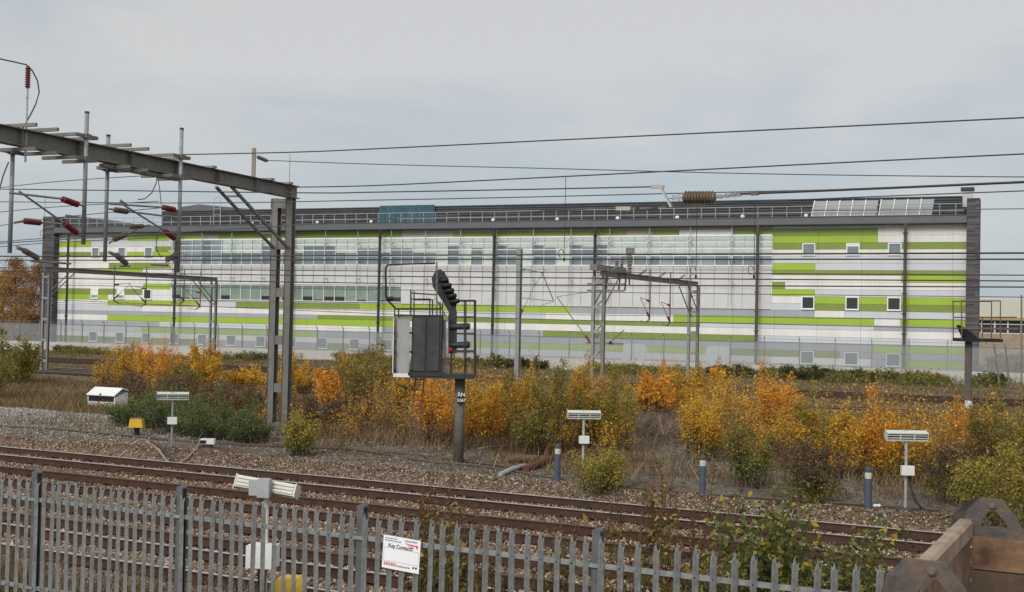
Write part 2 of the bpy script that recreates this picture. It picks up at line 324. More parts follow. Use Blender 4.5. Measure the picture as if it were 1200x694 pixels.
PALB = [(.125, .083, .052), (.185, .128, .083), (.25, .178, .122), (.32, .24, .172), (.085, .055, .035), (.39, .315, .24), (.155, .106, .07)]
def near_railpoint(D):
    return any(min(abs(D-a), abs(D-b)) < .07 for a, b in TRK)
pts = []
for _ in range(118000):
    D = random.uniform(14.2, 28.7)
    s = random.uniform(-1.19*D-1, -.05*D+1.5)
    if near_railpoint(D): continue
    p = TN(s, D); z = gz(p.x, p.y)
    on_sl = any(a-.5 < D < b+.5 for a, b in TRK[:4])
    pts.append((p.x, p.y, z+random.uniform(-.01, .025)))
stones('ballast_stones', pts, .036, PALB, 'loose brown and grey ballast stones filling the near tracks', 3)
pts = []
for _ in range(26000):
    D = random.gauss(33.5, 2.0); s = random.gauss(-36.5, 5.6)
    if not 28.6 < D < 39: continue
    p = TN(s, D); pts.append((p.x, p.y, gz(p.x, p.y)+.01))
stones('stone_heap', pts, .038, [(.22, .21, .185), (.30, .29, .26), (.15, .14, .125), (.36, .35, .32)], 'low spread of grey crushed stone at the far left beyond the near tracks', 4)
pts = []
for _ in range(22000):
    D = random.uniform(28.4, 36); s = random.uniform(-1.15*D, -.05*D)
    if sn(s, D, .35)+random.uniform(-.5, .5) < -.1: continue
    p = TN(s, D); pts.append((p.x, p.y, gz(p.x, p.y)+.005))
stones('scattered_gravel', pts, .030, [(.20, .19, .165), (.12, .10, .085), (.28, .26, .23), (.16, .13, .10)], 'thin scatter of gravel on the brown earth beyond the near tracks', 5)
# ------------------------------------------------------------------ railway tracks
RPROF = [(-.07, -.159), (.07, -.159), (.07, -.147), (.012, -.128), (.010, -.04), (.034, -.030), (.036, -.006), (.030, 0), (-.030, 0), (-.036, -.006), (-.034, -.030), (-.010, -.04), (-.012, -.128), (-.07, -.147)]
def track(k, D0, D1, label, s0=-150, s1=60, shiny=True, sleepers=True):
    t = thing('railway_track', TN(0, (D0+D1)/2), label, 'railway track', 'parallel railway tracks')
    for D in (D0, D1):
        b = MB(); n = len(RPROF)
        P = [TN(s0, D+a, z) for a, z in RPROF]; Q = [TN(s1, D+a, z) for a, z in RPROF]
        b.add(P+Q, [(i, (i+1) % n, n+(i+1) % n, n+i) for i in range(n)]+[tuple(range(n))])
        b.m = [0]*len(b.f)
        for i in (6, 7, 8): b.m[i] = 1
        b.build('rail', [M_RAIL, M_RTOP if shiny else M_RTOPR], t)
    if sleepers:
        b = MB(); s = max(s0, -1.25*D1-4)
        while s < min(s1, 8):
            o = TN(s+random.uniform(-.02, .02), (D0+D1)/2); b.X = Matrix.Translation(o) @ Matrix.Rotation(ANG+random.uniform(-.01, .01), 4, 'Z')
            b.box(-.125, .125, -1.25, 1.25, -.33, -.185+random.uniform(-.008, .004)); b.mi = 1
            for y in (-.75, .75): b.box(-.09, .09, y-.16, y-.045, -.18, -.135); b.box(-.09, .09, y+.045, y+.16, -.18, -.135)
            b.mi = 0; s += .68
        so_ = b.build('sleepers', [M_SLEEP, M_RAIL], t); so_['kind'] = 'stuff'
LB = ['track nearest the palisade fence, seen only between the pales', 'second track beyond the palisade fence, dull rusty rails', 'third track beyond the palisade fence, just above the fence tips', 'near track with bright railheads beside the grey bollards',
      'far track just beyond the orange bushes', 'far track behind the right hand lattice gantry bushes, second of the distant four', 'distant track next to last before the concrete wall', 'distant track running along the foot of the concrete wall']
for i, (a, b_) in enumerate(TRK): track(i, a, b_, LB[i], shiny=i in (0, 3, 4, 5), sleepers=True)
# ------------------------------------------------------------------ striped building
bd = thing('office_building', FP(0, 0, 0), 'long three storey building clad in white, grey, lime and olive stripes behind the tracks', 'office building')
b = MB()
def fbox(b, u0, u1, o0, o1, z0, z1):
    vs = [FP(u, o, z) for z in (z0, z1) for o in (o0, o1) for u in (u0, u1)]
    return b.add(vs, [(0, 1, 3, 2)[::-1], (4, 5, 7, 6), (0, 1, 5, 4), (2, 3, 7, 6)[::-1], (0, 2, 6, 4)[::-1], (1, 3, 7, 5)])
fbox(b, 0, FLEN, -18, -.08, -.2, 12.6); b.build('wall', M_SEAM, bd)
E_ = [12.58, 12.30, 11.72, 11.13, 10.58, 10.05, 9.45, 8.88, 8.47, 7.90, 7.30, 6.73, 6.13, 5.57, 5.02, 4.42, 4.02, 3.42, 2.84, 2.26, 1.72, 1.14, .56, -.1]
ROWS = [
 '68 L 170 T 236 O 470 T 905 L 1035 W 1133', '68 L 148 B 236 T 255 O 470 T 530 O 733 T 764 O 795 W 858 O 1028 W 1133', '68 B 106 L 200 W 905 B 1028 W 1133', '68 W 180 O 200 W 905 O 1133',
 '68 O 106 W 116 O 125 W 148 B 200 W 1133', '68 W 200 W 905 L 1133', '68 W 127 O 200 W 905 B 955 L 1133', '68 W 95 B 167 W 905 O 1133', '68 W 905 W 1056 B 1133', '68 W 905 O 920 W 1133',
 '68 W 168 B 200 W 905 B 955 L 1133', '68 O 167 W 905 W 940 L 955 B 1133', '68 B 127 W 905 L 955 O 1133', '68 W 127 B 233 L 277 O 422 B 670 G 955 W 990 L 1133', '68 L 167 W 480 L 640 W 790 B 1025 W 1056 B 1133',
 '68 G 373 O 821 L 1025 G 1133', '68 W 127 B 465 W 1133', '68 G 188 L 345 W 450 G 638 O 887 L 1133', '68 L 167 B 373 G 1024 B 1133', '68 W 373 L 550 B 732 L 760 B 828 L 858 O 985 G 1133', '68 O 230 G 373 O 412 G 560 L 905 W 1024 G 1045 B 1133', '68 G 1133', '68 G 1133']
for k, row in enumerate(ROWS):
    tk = row.split(); xs = [float(a) for a in tk[0::2]]; cs = tk[1::2]
    if k == 0: ztop, zbot = E_[0], E_[1]
    us = [0 if abs(x-68) < .1 else (FLEN if abs(x-1133) < .1 else fu(x)) for x in xs]
    ROWS[k] = [(us[i], us[i+1], cs[i]) for i in range(len(cs))]
CI = {'W': 0, 'L': 1, 'G': 2, 'T': 3, 'B': 4, 'O': 5}
b = MB(); JW = 3.475
for k, row in enumerate(ROWS):
    for u0, u1, c in row:
        # panels butt at joints every module
        cuts = [u0]+[u for u in [3.24+JW*i/1 for i in range(0, 27)] if u0+.3 < u < u1-.3]+[u1]
        for a, d in zip(cuts, cuts[1:]):
            b.mi = CI[c]; fbox(b, a+.008, d-.008, -.06, random.uniform(-.002, .002), E_[k+1]+.009, E_[k]-.009)
b.build('cladding', [M_W, M_L, M_G, M_T, M_B, M_O], bd)
# small windows
def fwin(u0, u1, z0, z1, pane, sill=True, nm='window', fr=.09, light=0):
    f = MB()
    for q in ((u0, u1, z1-fr, z1), (u0, u1, z0, z0+fr), (u0, u0+fr, z0+fr, z1-fr), (u1-fr, u1, z0+fr, z1-fr)): fbox(f, q[0], q[1], .004, .07, q[2], q[3])
    if sill: fbox(f, u0-.03, u1+.03, .072, .12, z0-.03, z0+.03)
    w_ = f.build(nm, M_WFRAME, bd); p = MB(); fbox(p, u0+fr, u1-fr, .006, .02, z0+fr, z1-fr); WORLDLOC[w_.name] = WORLDLOC[bd.name]; p.build('pane', pane, w_)
    if light:
        p = MB(); fbox(p, u0+fr, u1-fr, .024, .04, lerp(z0, z1, light), z1-fr); p.build('blind', M_WFRAME, w_)
    return w_
UL = [4.97, 8.41, 11.86]; UR = [78.93, 82.46, 85.72]
for u in UL: fwin(u-.5, u+.5, 10.08, 11.08, G_MID)
for i, u in enumerate(UR): fwin(u-.53, u+.53, 10.1, 11.1, G_MID, light=(0, .72, 0)[i])
for u in UL: fwin(u-.5, u+.5, 5.68, 6.74, G_GREEN if u < 9 else G_BLK, light=(.35 if u < 9 else 0))
for u in UR: fwin(u-.53, u+.53, 5.66, 6.74, G_BLK)
for u in [4.97, 8.44, 11.86, 15.35, 18.82, 22.3, 25.8, 29.3, 32.85, 36.4, 39.95, 43.4]+UR: fwin(u-.55, u+.55, 1.18, 2.23, G_MID, fr=.07)
# two pairs of doors
for a, d in ((63.1, 65.1), (70.6, 72.6)):
    for q in range(2):
        u0 = a+(d-a)/2*q; m_ = MB(); fbox(m_, u0+.02, u0+(d-a)/2-.02, .004, .05, .1, 2.42); dr = m_.build('door', M_L, bd); WORLDLOC[dr.name] = WORLDLOC[bd.name]
        m_ = MB(); fbox(m_, u0+(.2 if q else .75), u0+(.25 if q else .8), .052, .1, 1.0, 1.25); m_.build('handle', M_DARK, dr)
# glazed middle: upper ribbon, white spandrel, lower ribbon
U0, U1 = 15.0, 75.9; MOD = 1.184; nb = int(round((U1-U0)/MOD)); MOD = (U1-U0)/nb
b = MB()
for i in range(nb):
    a = U0+i*MOD; b.mi = 0; z1, z0 = 9.18, (7.36 if a < 40.6 else 5.62)
    for zz0, zz1 in ((z0, (z0+z1)/2-.3), ((z0+z1)/2-.3+.02, z1)) if a < 40.6 else ((z0, 7.34), (7.36, z1)): fbox(b, a+.03, a+MOD-.03, .02, .09, zz0, zz1)
b.build('spandrel_panels', M_SPAN, bd)
def ribbon(i, z0, z1, panes, nm='window'):
    a = U0+i*MOD; f = MB(); fr = .055
    fbox(f, a, a+fr, .03, .17, z0, z1); fbox(f, a+fr, a+MOD, .03, .13, z1-.07, z1); fbox(f, a+fr, a+MOD, .03, .16, z0, z0+.07)
    w_ = f.build(nm, M_WFRAME, bd); WORLDLOC[w_.name] = WORLDLOC[bd.name]
    for (f0, f1, m_) in panes:
        p = MB(); fbox(p, a+fr+.005, a+MOD-.005, .035, .05, lerp(z0, z1, f0)+.075*(f0 == 0)+.012, lerp(z0, z1, f1)-.075*(f1 == 1)-.012); p.build('pane', m_, w_)
rr = random.Random(5)
for i in range(nb):
    u = U0+(i+.5)*MOD; x = rr.random()
    if u < 24.5: pn = [(0, 1, G_MID if x < .6 else G_LILAC)] if u < 21 else [(0, .45, G_MID), (.45, 1, G_PALE)]
    elif u < 45:
        h = rr.choice([.45, .45, .6, .3]); pn = [(0, h, rr.choice([G_MID, G_MID, G_LILAC])), (h, 1, G_PALE)] if x < .8 else [(0, .7, G_MID), (.7, 1, G_PALE)]
    elif u < 62: h = rr.choice([.68, .68, .6, .5]); pn = [(0, h, G_MID), (h, 1, G_PALE)] if x < .85 else [(0, 1, G_PALE)]
    else: h = rr.choice([.34, .34, .4, .3]); pn = [(0, h, G_LILAC if x < .7 else G_MID), (h, 1, G_PALE)]
    ribbon(i, 9.22, 11.86, pn)
    if U0+i*MOD < 40.6:
        dk = rr.random(); ribbon(i, 5.72, 7.30, [(0, .3, G_BLK), (.3, 1, G_GREEN)] if dk < .22 or u < 16.5 else ([(0, 1, G_GREEN)] if dk < .75 else [(0, .12, G_BLK), (.12, 1, G_GREEN)]))
for z in (11.72, 11.18, 10.62, 10.05, 9.2, 7.40):
    b = MB(); b.tube([FP(U0-.2, .55, z), FP(U1+.15 if z > 8 else 40.7, .55, z)], .045, 6); b.build('shading_rail', M_WFRAME, bd)
u = U0+.35
while u < U1:
    b = MB(); b.tube([FP(u, .62, 12.5), FP(u, .62, 7.0 if u < 41 else 5.9)], .035, 6)
    for z in (11.3, 9.9, 7.9): b.bar(FP(u, .1, z), FP(u, .62, z), .05, .06); fbox(b, u-.13, u+.13, .56, .68, z-.09, z+.09)
    b.build('shading_post', M_GALVL, bd); u += MOD*3
for u in (2.11, 16.0, 29.5, 39.4, 51.1, 60.7, 74.9, 86.6):
    b = MB(); b.tube([FP(u, .95, 12.55), FP(u, .95, .1)], .13, 8)
    for z in (11.8, 10.2, 8.6, 7, 5.4, 3.8, 2.2): b.cbox(FP(u, .95, z), .34, .34, .1)
    b.build('downpipe', mat('downpipe_umber', (.095, .075, .07), .7) if u > 74 else M_DARK, bd, smooth=False)
# piers, fascia, roof
b = MB(); fbox(b, FLEN+.01, FLEN+.95, -1.6, .75, -.1, 14.5); b.build('brick_pier', M_BRICK, bd)
b = MB(); fbox(b, -1.6, -.01, -1.6, .75, -.1, 14.35); b.build('brick_pier', M_BRICK, bd)
b = MB(); fbox(b, .0, FLEN, -18.2, .8, 12.62, 13.16); b.build('fascia', M_FASC, bd)
b = MB(); fbox(b, .02, FLEN-.02, .0, .86, 12.56, 12.618); fbox(b, .0, FLEN, .3, .84, 13.165, 13.21); b.build('gutter', M_ROOF, bd)
b = MB(); b.mi = 0; fbox(b, 11, FLEN-.1, -16, -3, 13.17, 15.05)
z = 13.3
while z < 15: fbox(b, 11, FLEN-.12, -2.98, -2.9, z, z+.09); z += .21
b.build('roof_plant_screen', [M_SCRN], bd)
b = MB(); b.prism([(0, 13.2), (9, 13.2), (9, 13.35), (0, 14.7)], FL-FN*(-.8)+Vector((0, 0, 0)), FT, (0, 0, 1), FN, 8); b.build('sloping_roof_end', M_SCRN, bd)
b = MB(); fbox(b, 13.6, 23.0, -12, -3.4, 13.2, 15.1); b.prism([(13.2, 15.1), (23.6, 14.75), (23.6, 15.0), (15.5, 15.75), (13.2, 15.5)], FL+FN*3.2, FT, (0, 0, 1), FN, 9); b.build('plant_room', M_FASC, bd)
b = MB(); fbox(b, 14.2, 17.4, -3.38, -3.25, 13.4, 15.05); b.build('plant_room_glazing', mat('blue_glazing', (.08, .20, .26), .2), bd)
b = MB()
u = .3
while u < FLEN-.2: b.tube([FP(u, .1, 13.17), FP(u, .1, 14.15)], .03, 5); u += 1.2
for z in (13.62, 14.15): b.tube([FP(.2, .1, z), FP(FLEN-.2, .1, z)], .03, 5)
b.build('roof_railing', M_GALVL, bd)
b = MB()
for i in range(16):
    u0 = 37.2+i*.375; b.add([FP(u0, -2.6, 13.3), FP(u0+.375, -2.6+.1*math.sin(i*2), 13.3), FP(u0+.375, -2.7+.12*math.sin(i*2.7+1), 15.15), FP(u0, -2.7+.12*math.sin((i-1)*2.7+1), 15.15), FP(u0, -2.95, 15.2), FP(u0+.375, -2.95, 15.2)], [(0, 1, 2, 3), (3, 2, 5, 4)])
b.build('blue_sheeting', mat('blue_sheeting', (.05, .115, .15), .7, var=.2, scale=1.5), bd)
for u in (22.5, 30.2, 36.3, 42.3, 49.3, 55.7, 61.5, 67.0, 72.8, 78.2):
    b = MB(); b.lathe(FP(u, -2.88, 13.62), FP(u, -2.68, 13.62), [(0, .19), (.5, .18), (.85, .12), (1, .02)], 12); b.build('bulkhead_lamp', M_WPAINT, bd, smooth=True)
for i in range(9):
    g_ = 79.1+i*1.03+(.18 if i > 4 else 0); s_ = MB(); a0, a1 = g_, g_+.98
    s_.add([FP(a0, .05, 13.3), FP(a1, .05, 13.3), FP(a1+.12, -.7, 14.62), FP(a0+.12, -.7, 14.62), FP(a0, -.02, 13.26), FP(a1, -.02, 13.26), FP(a1+.12, -.77, 14.58), FP(a0+.12, -.77, 14.58)], [(0, 1, 2, 3), (7, 6, 5, 4), (0, 4, 5, 1), (1, 5, 6, 2), (2, 6, 7, 3), (3, 7, 4, 0)])
    pn = s_.build('roof_panel', mat('roof_panel_grey', (.27, .28, .29), .7, var=.05), bd); WORLDLOC[pn.name] = WORLDLOC[bd.name]
    s_ = MB(); s_.bar(FP(a0+.02, .1, 13.3), FP(a0+.14, -.64, 14.66), .07, .05); s_.build('edge_trim', M_WFRAME, pn)
b = MB(); fbox(b, FLEN-.35, FLEN+.35, -.8, -.2, 13.9, 15.2); b.build('flue', M_GALVL, bd)
b = MB(); fbox(b, FLEN-.5, FLEN+.5, -.95, -.05, 15.2, 15.45); b.build('flue_cap', M_DARK, bd)
b = MB()
for u in (17.7, 18.5): b.tube([FP(u, -2.9, 13.2), FP(u, -2.9, 16.4)], .035, 5)
for z in (14.6, 15.2, 15.8, 16.4): b.tube([FP(17.7, -2.9, z), FP(18.5, -2.9, z)], .03, 5)
b.build('roof_ladder', M_GALVL, bd)
# ------------------------------------------------------------------ concrete wall with mesh fence
wl = MB(); fbox(wl, -60, 128, 4.0, 4.35, -.6, 1.10)
wl.build('concrete_wall', M_CONC, label='long low pale concrete wall below the mesh fence, in front of the striped building', category='wall', origin=FP(0, 4, 0))
fo = FP(0, 4.2, 1.1); fz = local_thing('mesh_fence', fo, 'tall grey security mesh fence on top of the concrete wall', 'fence', rz=FANG)
b = MB(); b.add([(-60, 0, 0), (128, 0, 0), (128, 0, 1.85), (-60, 0, 1.85)], [(0, 1, 2, 3)]); 
b.build('mesh_panel', M_MESH, fz)
b = MB()
b.tube([(-60, -.05, 1.86), (128, -.05, 1.86)], .02, 4); b.tube([(-60, -.05, 2.1), (128, -.05, 2.1)], .012, 4); b.build('top_wire', M_GALV, fz)
for i in range(68):
    x = -59+2.76*i; 
    p_ = MB(); p_.box(x-.035, x+.035, -.09, -.01, 0, 2.12); p_.bar((x, -.05, 2.1), (x+.02, -.3, 2.3), .05, .05); p_.build('post', M_GALV, fz)
# ------------------------------------------------------------------ low works building on the right
Y = 150; o = at(1147, 400, Y); wb = thing('works_building', (o.x, Y, 0), 'low cream works building with a ribbed pale fascia, far right beyond the brick pier', 'building')
def wbx(u0, u1, o0, o1, z0, z1, b=None):
    b = b or MB(); O = Vector((o.x-6, Y, 0)); vs = [O+FT*u-FN*q+Vector((0, 0, z)) for z in (z0, z1) for q in (o0, o1) for u in (u0, u1)]
    return b.add(vs, [(1, 0, 2, 3)[::1], (4, 5, 7, 6), (0, 1, 5, 4), (3, 2, 6, 7), (2, 0, 4, 6), (1, 3, 7, 5)])
M_CRM = mat('cream_render', (.50, .46, .36), .8, var=.08, scale=.6); M_RIB = mat('cream_sheeting', (.52, .52, .44), .6, var=.05)
wbx(0, 60, -20, 0, 0, 3.95).build('wall', mat('pale_brick', (.36, .27, .19), .85, var=.15, scale=2), wb)
b = MB(); [wbx(.25*i, .25*i+.17, .301, .36, 5.85, 8.1, b) for i in range(240)]; wbx(-.3, 60.3, -20, .3, 5.8, 8.2, b); b.build('ribbed_fascia', M_RIB, wb)
wbx(-.3, 60.3, .37, .5, 5.6, 5.9).build('fascia_trim', mat('ochre_trim', (.38, .30, .13), .6), wb)
wbx(0, 60, -20, -.2, 3.95, 5.8).build('window_band', G_BLK, wb)
for i in range(40):
    u = .2+1.45*i; f = wbx(u, u+1.35, -.18, .03, 3.96, 4.08); wbx(u, u+1.35, -.18, .03, 5.05, 5.15, f); wbx(u, u+1.35, -.18, .03, 5.55, 5.62, f); wbx(u-.16, u, -.18, .05, 3.96, 5.7, f)
    f.build('window_frame', M_CREAM, wb)
# ------------------------------------------------------------------ overhead line equipment
def cantil(b_parent, P, Q, R_, Bot, m_ins=M_RED, ins=.28, r=.022):
    """insulated arm from mast point P out to Q, and stay from R_ up to Q"""
    a = lerp(P, Q, .06); c = lerp(P, Q, .06+ins)
    MB().tube([P, a], r).build('arm_fitting', M_GALV, b_parent); insul(a, c).build('insulator', m_ins, b_parent, smooth=False); MB().tube([c, Q], r).build('arm_tube', M_GALV, b_parent)
gb = Vector((.37, .93, 0)).normalized(); gc = Vector((gb.y, -gb.x, 0)); GL0 = Vector((-7.74, 42.9, 0))
g1 = thing('overhead_line_gantry', GL0, 'large near steel gantry whose beam leaves the frame at upper left, red insulators below', 'gantry', 'overhead line gantries')
def G(px, py, o=0.): return onplane(px, py, GL0+gc*o, gb)
ztop = 8.62
b = MB(); A = GL0-gb*22+Vector((0, 0, ztop-.21)); Bq = GL0+gb*.35+Vector((0, 0, ztop-.21)); b.ibeam(A, Bq, .30, .44, .025)
m = 0
while m < 22:
    c_ = GL0-gb*(m+.2); [b.bar(c_+gc*sg*.08+Vector((0, 0, ztop-.40)), c_+gc*sg*.08+Vector((0, 0, ztop-.03)), .012, .13, gc) for sg in (1, -1)]; m += 2.1
b.build('beam', M_STEEL, g1)
M_GED = mat('flange_rust_brown', (.13, .095, .07), .8, .1, var=.2, scale=4)
for k in (0, 1):
    P = GL0-gc*.58*k; b = MB(); b.ibeam(P+Vector((0, 0, -.1)), P+Vector((0, 0, 8.18)), .25, .25, .02, up=gb)
    b.mi = 1; q = P-gb*.113-gc*.127; b.bar(q+Vector((0, 0, -.1)), q+Vector((0, 0, 8.17)), .008, .03, gb); q = P+gb*.113-gc*.127; b.bar(q+Vector((0, 0, -.1)), q+Vector((0, 0, 8.17)), .008, .03, gb); q = P-gb*.131-gc*.11; b.bar(q+Vector((0, 0, -.1)), q+Vector((0, 0, 8.17)), .03, .008, gb)
    b.build('column', [M_STEEL, M_GED], g1)
for z in (.25, 1.6, 3.25, 4.9, 6.55): MB().bar(GL0-gc*.44+Vector((0, 0, z)), GL0-gc*.14+Vector((0, 0, z)), .22, .30).build('batten_plate', M_STEEL, g1)
MB().bar(GL0-gc*.75+Vector((0, 0, 8.0)), GL0-gc*.14+Vector((0, 0, 8.0)), .24, .33).build('cross_head', M_STEEL, g1)
b = MB(); b.cbox(GL0-gc*.29+Vector((0, 0, -.08)), 1.4, .8, .35); b.build('foundation', M_CONC, g1)
b = MB()
for sg in (0, -.58):
    b = MB(); b.bar(GL0-gb*.14+gc*sg+Vector((0, 0, 6.45)), GL0-gb*3.6+gc*sg+Vector((0, 0, 8.2)), .07, .09); b.build('brace', M_STEEL, g1)
for t in (.25, .85):
    q = lerp(GL0-gb*.14+Vector((0, 0, 6.45)), GL0-gb*3.6+Vector((0, 0, 8.2)), t); MB().bar(q-gc*.58, q, .06, .06).build('brace_strut', M_STEEL, g1)
# far end leg on the camera side, out of the frame
P = GL0-gb*22.1; b = MB(); b.ibeam(P+Vector((0, 0, -.1)), P+Vector((0, 0, 8.18)), .30, .30, .02, up=gb); b.build('column', M_STEEL, g1)
for px, y0, y1, o in ((15, 176, 297, -.5), (102, 133, 287, .5), (127, 160, 307, -.5), (213, 152, 320, .5)):
    p, q = G(px, y0, o), G(px, y1, o); q = Vector((p.x, p.y, q.z)); b = MB(); b.tube([p, q], .055, 10); dt = b.build('drop_tube', M_GALV, g1, smooth=True); WORLDLOC[dt.name] = WORLDLOC[g1.name]
    MB().tube([p, p+Vector((0, 0, .05))], .062, 10).build('tube_cap', M_DARK, dt)
    b = MB()
    for z in (ztop+.08, ztop-.52):
        c_ = Vector((p.x, p.y, z)); b.bar(c_-gb*.42, c_+gb*.42, .07, .09)
        for sg in (-.38, .38): b.bar(c_+gb*sg, c_+gb*sg-gc*o*2.2, .07, .09)
        b.bar(c_-gb*.1, c_+gb*.1, .16, .12)
    b.build('clamp_bracket', M_STEEL, g1)
def gline(p0, p1, o=.5, m_=M_GALV, r=.028, nm='arm_tube', n=8):
    b = MB(); b.tube([G(*p, o) for p in (p0, p1)], r, n); b.build(nm, m_, g1)
def gins(p0, p1, o=.5, m_=M_RED, r=.085, nm='insulator', n=10):
    insul(G(*p0, o), G(*p1, o), r, n, .045).build(nm, m_, g1)
# left cantilever
gline((99, 242), (91, 239)); gins((92, 240), (72, 233)); gline((72, 233), (11, 226))
gline((100, 281), (90, 272)); gins((91, 274), (74, 261)); gline((74, 261), (22, 224))
gline((17, 261), (28, 259), -.5); gins((28, 259), (48, 261), -.5); gline((48, 261), (76, 263), -.5)
gline((20, 290), (28, 293), -.5, r=.05); gins((27, 293), (45, 303), -.5, M_BRN, .08); gline((36, 306), (83, 309), -.5, r=.03); gline((45, 302), (46, 308), -.5)
# right cantilever
gline((212, 248), (205, 246)); gins((205, 246), (190, 243)); gline((190, 243), (128, 239)); gline((141, 235), (148, 240), r=.035)
gline((212, 286), (205, 280)); gins((205, 280), (192, 270)); gline((192, 270), (146, 241))
gline((128, 245), (135, 246), -.5); gins((134, 246), (150, 248), -.5, M_BRN); gline((150, 248), (207, 255), -.5)
gline((128, 285), (134, 281), -.5); gins((133, 281), (149, 274), -.5, M_BRN); gline((149, 274), (160, 269), -.5); gins((152, 266), (168, 265), -.5, M_BRN, .07); gline((168, 265), (176, 264), -.5)
gline((128, 296), (136, 299), -.5, r=.05); gins((135, 298), (149, 310), -.5, M_BRN); gline((140, 312), (152, 312), -.5)
gline((212, 296), (207, 299), .5, r=.05); gins((208, 298), (195, 305), .5, M_BRN); gline((195, 306), (193, 311), .5); gline((176, 310), (197, 311), .5, r=.03)
# rod with red insulator on top of the beam, with its jumper cable
rp_ = G(30, 180, .0); b = MB(); b.tube([Vector((rp_.x, rp_.y, ztop-.8)), Vector((rp_.x, rp_.y, ztop+.85))], .028, 8); b.build('upright_rod', M_GALVL, g1)
zz = G(30, 103, 0).z; z2 = G(30, 77, 0).z; b = MB().tube([Vector((rp_.x, rp_.y, ztop+.8)), Vector((rp_.x, rp_.y, zz))], .028, 8); b.build('upright_rod', M_GALVL, g1)
insul(Vector((rp_.x, rp_.y, zz)), Vector((rp_.x, rp_.y, z2)), .075, 9, .045).build('insulator', M_RED, g1)
cpts = [(-30, 62), (-12, 66), (4, 70), (18, 73), (31, 76), (38, 83), (44, 95), (46, 108), (42, 122), (35, 136), (27, 150)]
MB().tube([G(*p, 0) for p in cpts], .018, 6).build('jumper_cable', M_WIREG, g1)
MB().tube([G(-3, 230, -.5), G(4, 205, -.5), G(10, 190, -.5)], .018, 6).build('jumper_cable', M_WIREG, g1)
# stub post at the right end of the beam
sp_ = G(297, 205, 0); b = MB(); b.bar(Vector((sp_.x, sp_.y, ztop)), Vector((sp_.x, sp_.y, ztop+.98)), .12, .10); b.build('stub_post', mat('buff_steel', (.27, .24, .18), .7), g1)
insul(G(302, 184), G(313, 188.5), .07, 5, .05).build('insulator', M_STEEL, g1)
for px in (244, 313, 335):
    q = G(px, 200, 0); b = MB(); b.bar(Vector((q.x, q.y, ztop+.04))-gc*.25, Vector((q.x, q.y, ztop+.04))+gc*.25, .2, .07); b.build('clamp_bracket', M_GALV, g1)
for px, py in ((145, 187), (186, 204)):
    q = G(px, py, 0); b = MB(); b.bar(Vector((q.x, q.y, ztop-.52))-gb*.9, Vector((q.x, q.y, ztop-.52))+gb*.9, .18, .1); b.build('clamp_bracket', M_STEEL, g1)
MB().tube([G(184, 204), G(183, 215), G(178, 226), G(170, 233), G(162, 234)], .015, 5).build('hanging_cable', M_WIRE, g1)
MB().tube([G(184, 204), G(187, 220), G(189, 240)], .012, 5).build('hanging_cable', M_WIRE, g1)
MB().tube([G(186, 270), G(183, 282), G(184, 293), G(189, 302)], .014, 5).build('hanging_cable', M_WIRE, g1)
# number plate on the column
pn = GL0-gb*.37-gc*0; q = at(335, 506, 42.0); npz = local_thing('number_plate', (q.x, q.y, 0), 'small white number plate reading 2 at the foot of the large near gantry', 'sign')
MB().box(-.10, .10, -.01, .01, .12, .38).build('plate', M_WPAINT, npz); MB().box(-.02, .02, .012, .04, -.05, .34).build('stake', M_GALV, npz)
textmesh('numeral', '2', .2, M_BLACK, npz, (0, -.013, .25), (R(90), 0, 0))

# small far left gantry
def far_gantry(L, length, ht, label, drops, seedv, sp=.55, cw=.17):
    g = thing('overhead_line_gantry', L, label, 'gantry', 'overhead line gantries')
    d = N.normalized(); e2 = T.normalized(); E1 = L+d*length
    b = MB(); b.ibeam(L-d*.4+Vector((0, 0, ht-.15)), E1+d*.2+Vector((0, 0, ht-.15)), .25, .34, .03); b.build('beam', M_STEEL, g)
    for P, sg in ((L-e2*sp*.85, 1), (E1-e2*sp*.85, -1)):
        for k in (0, 1):
            q = P+e2*sp*k; b = MB(); b.ibeam(q+Vector((0, 0, -.2)), q+Vector((0, 0, ht-.32)), cw, cw, .02, up=d); b.build('column', M_STEEL if k else M_GALV, g)
        z = .6
        while z < ht-.3: MB().bar(P+e2*.09+Vector((0, 0, z)), P+e2*(sp-.09)+Vector((0, 0, z)), .16, .2).build('batten_plate', M_GALV, g); z += 1.5
        [MB().bar(P+e2*o_+d*sg*.1+Vector((0, 0, ht-2.1)), P+e2*o_+d*sg*2.3+Vector((0, 0, ht-.35)), .06, .06).build('brace', M_STEEL, g) for o_ in (0, sp)]
    for fr, ln, sd_ in drops:
        q = L+d*length*fr+e2*.25; b = MB(); b.tube([q+Vector((0, 0, ht+.45)), q+Vector((0, 0, ht-ln))], .045, 6); b.build('drop_tube', M_RUSTY, g)
        b = MB(); b.bar(q-e2*.5+Vector((0, 0, ht+.02)), q+e2*.1+Vector((0, 0, ht+.02)), .12, .08); b.build('clamp_bracket', M_GALV, g)
        zb = ht-ln
        for z0, z1, w_ in ((zb+1.25, zb+1.45, 1.7), (zb+.15, zb+1.4, 1.7)):
            P = q+Vector((0, 0, z0)); Q = q+d*sd_*w_+Vector((0, 0, z1)); c_ = lerp(P, Q, .3)
            insul(P, c_, .075, 5, .04).build('insulator', M_RED, g); MB().tube([c_, Q], .022, 5).build('arm_tube', M_STEEL, g)
        P = q+Vector((0, 0, zb+.1)); Q = q+d*sd_*.5+Vector((0, 0, zb-.15)); insul(P, Q, .06, 4, .04).build('insulator', M_BRN, g)
        MB().tube([Q, q+d*sd_*1.6+Vector((0, 0, zb-.05))], .02, 5).build('registration_arm', M_STEEL, g)
    return g
LS = at(54, 432, 89); LS.z = 0
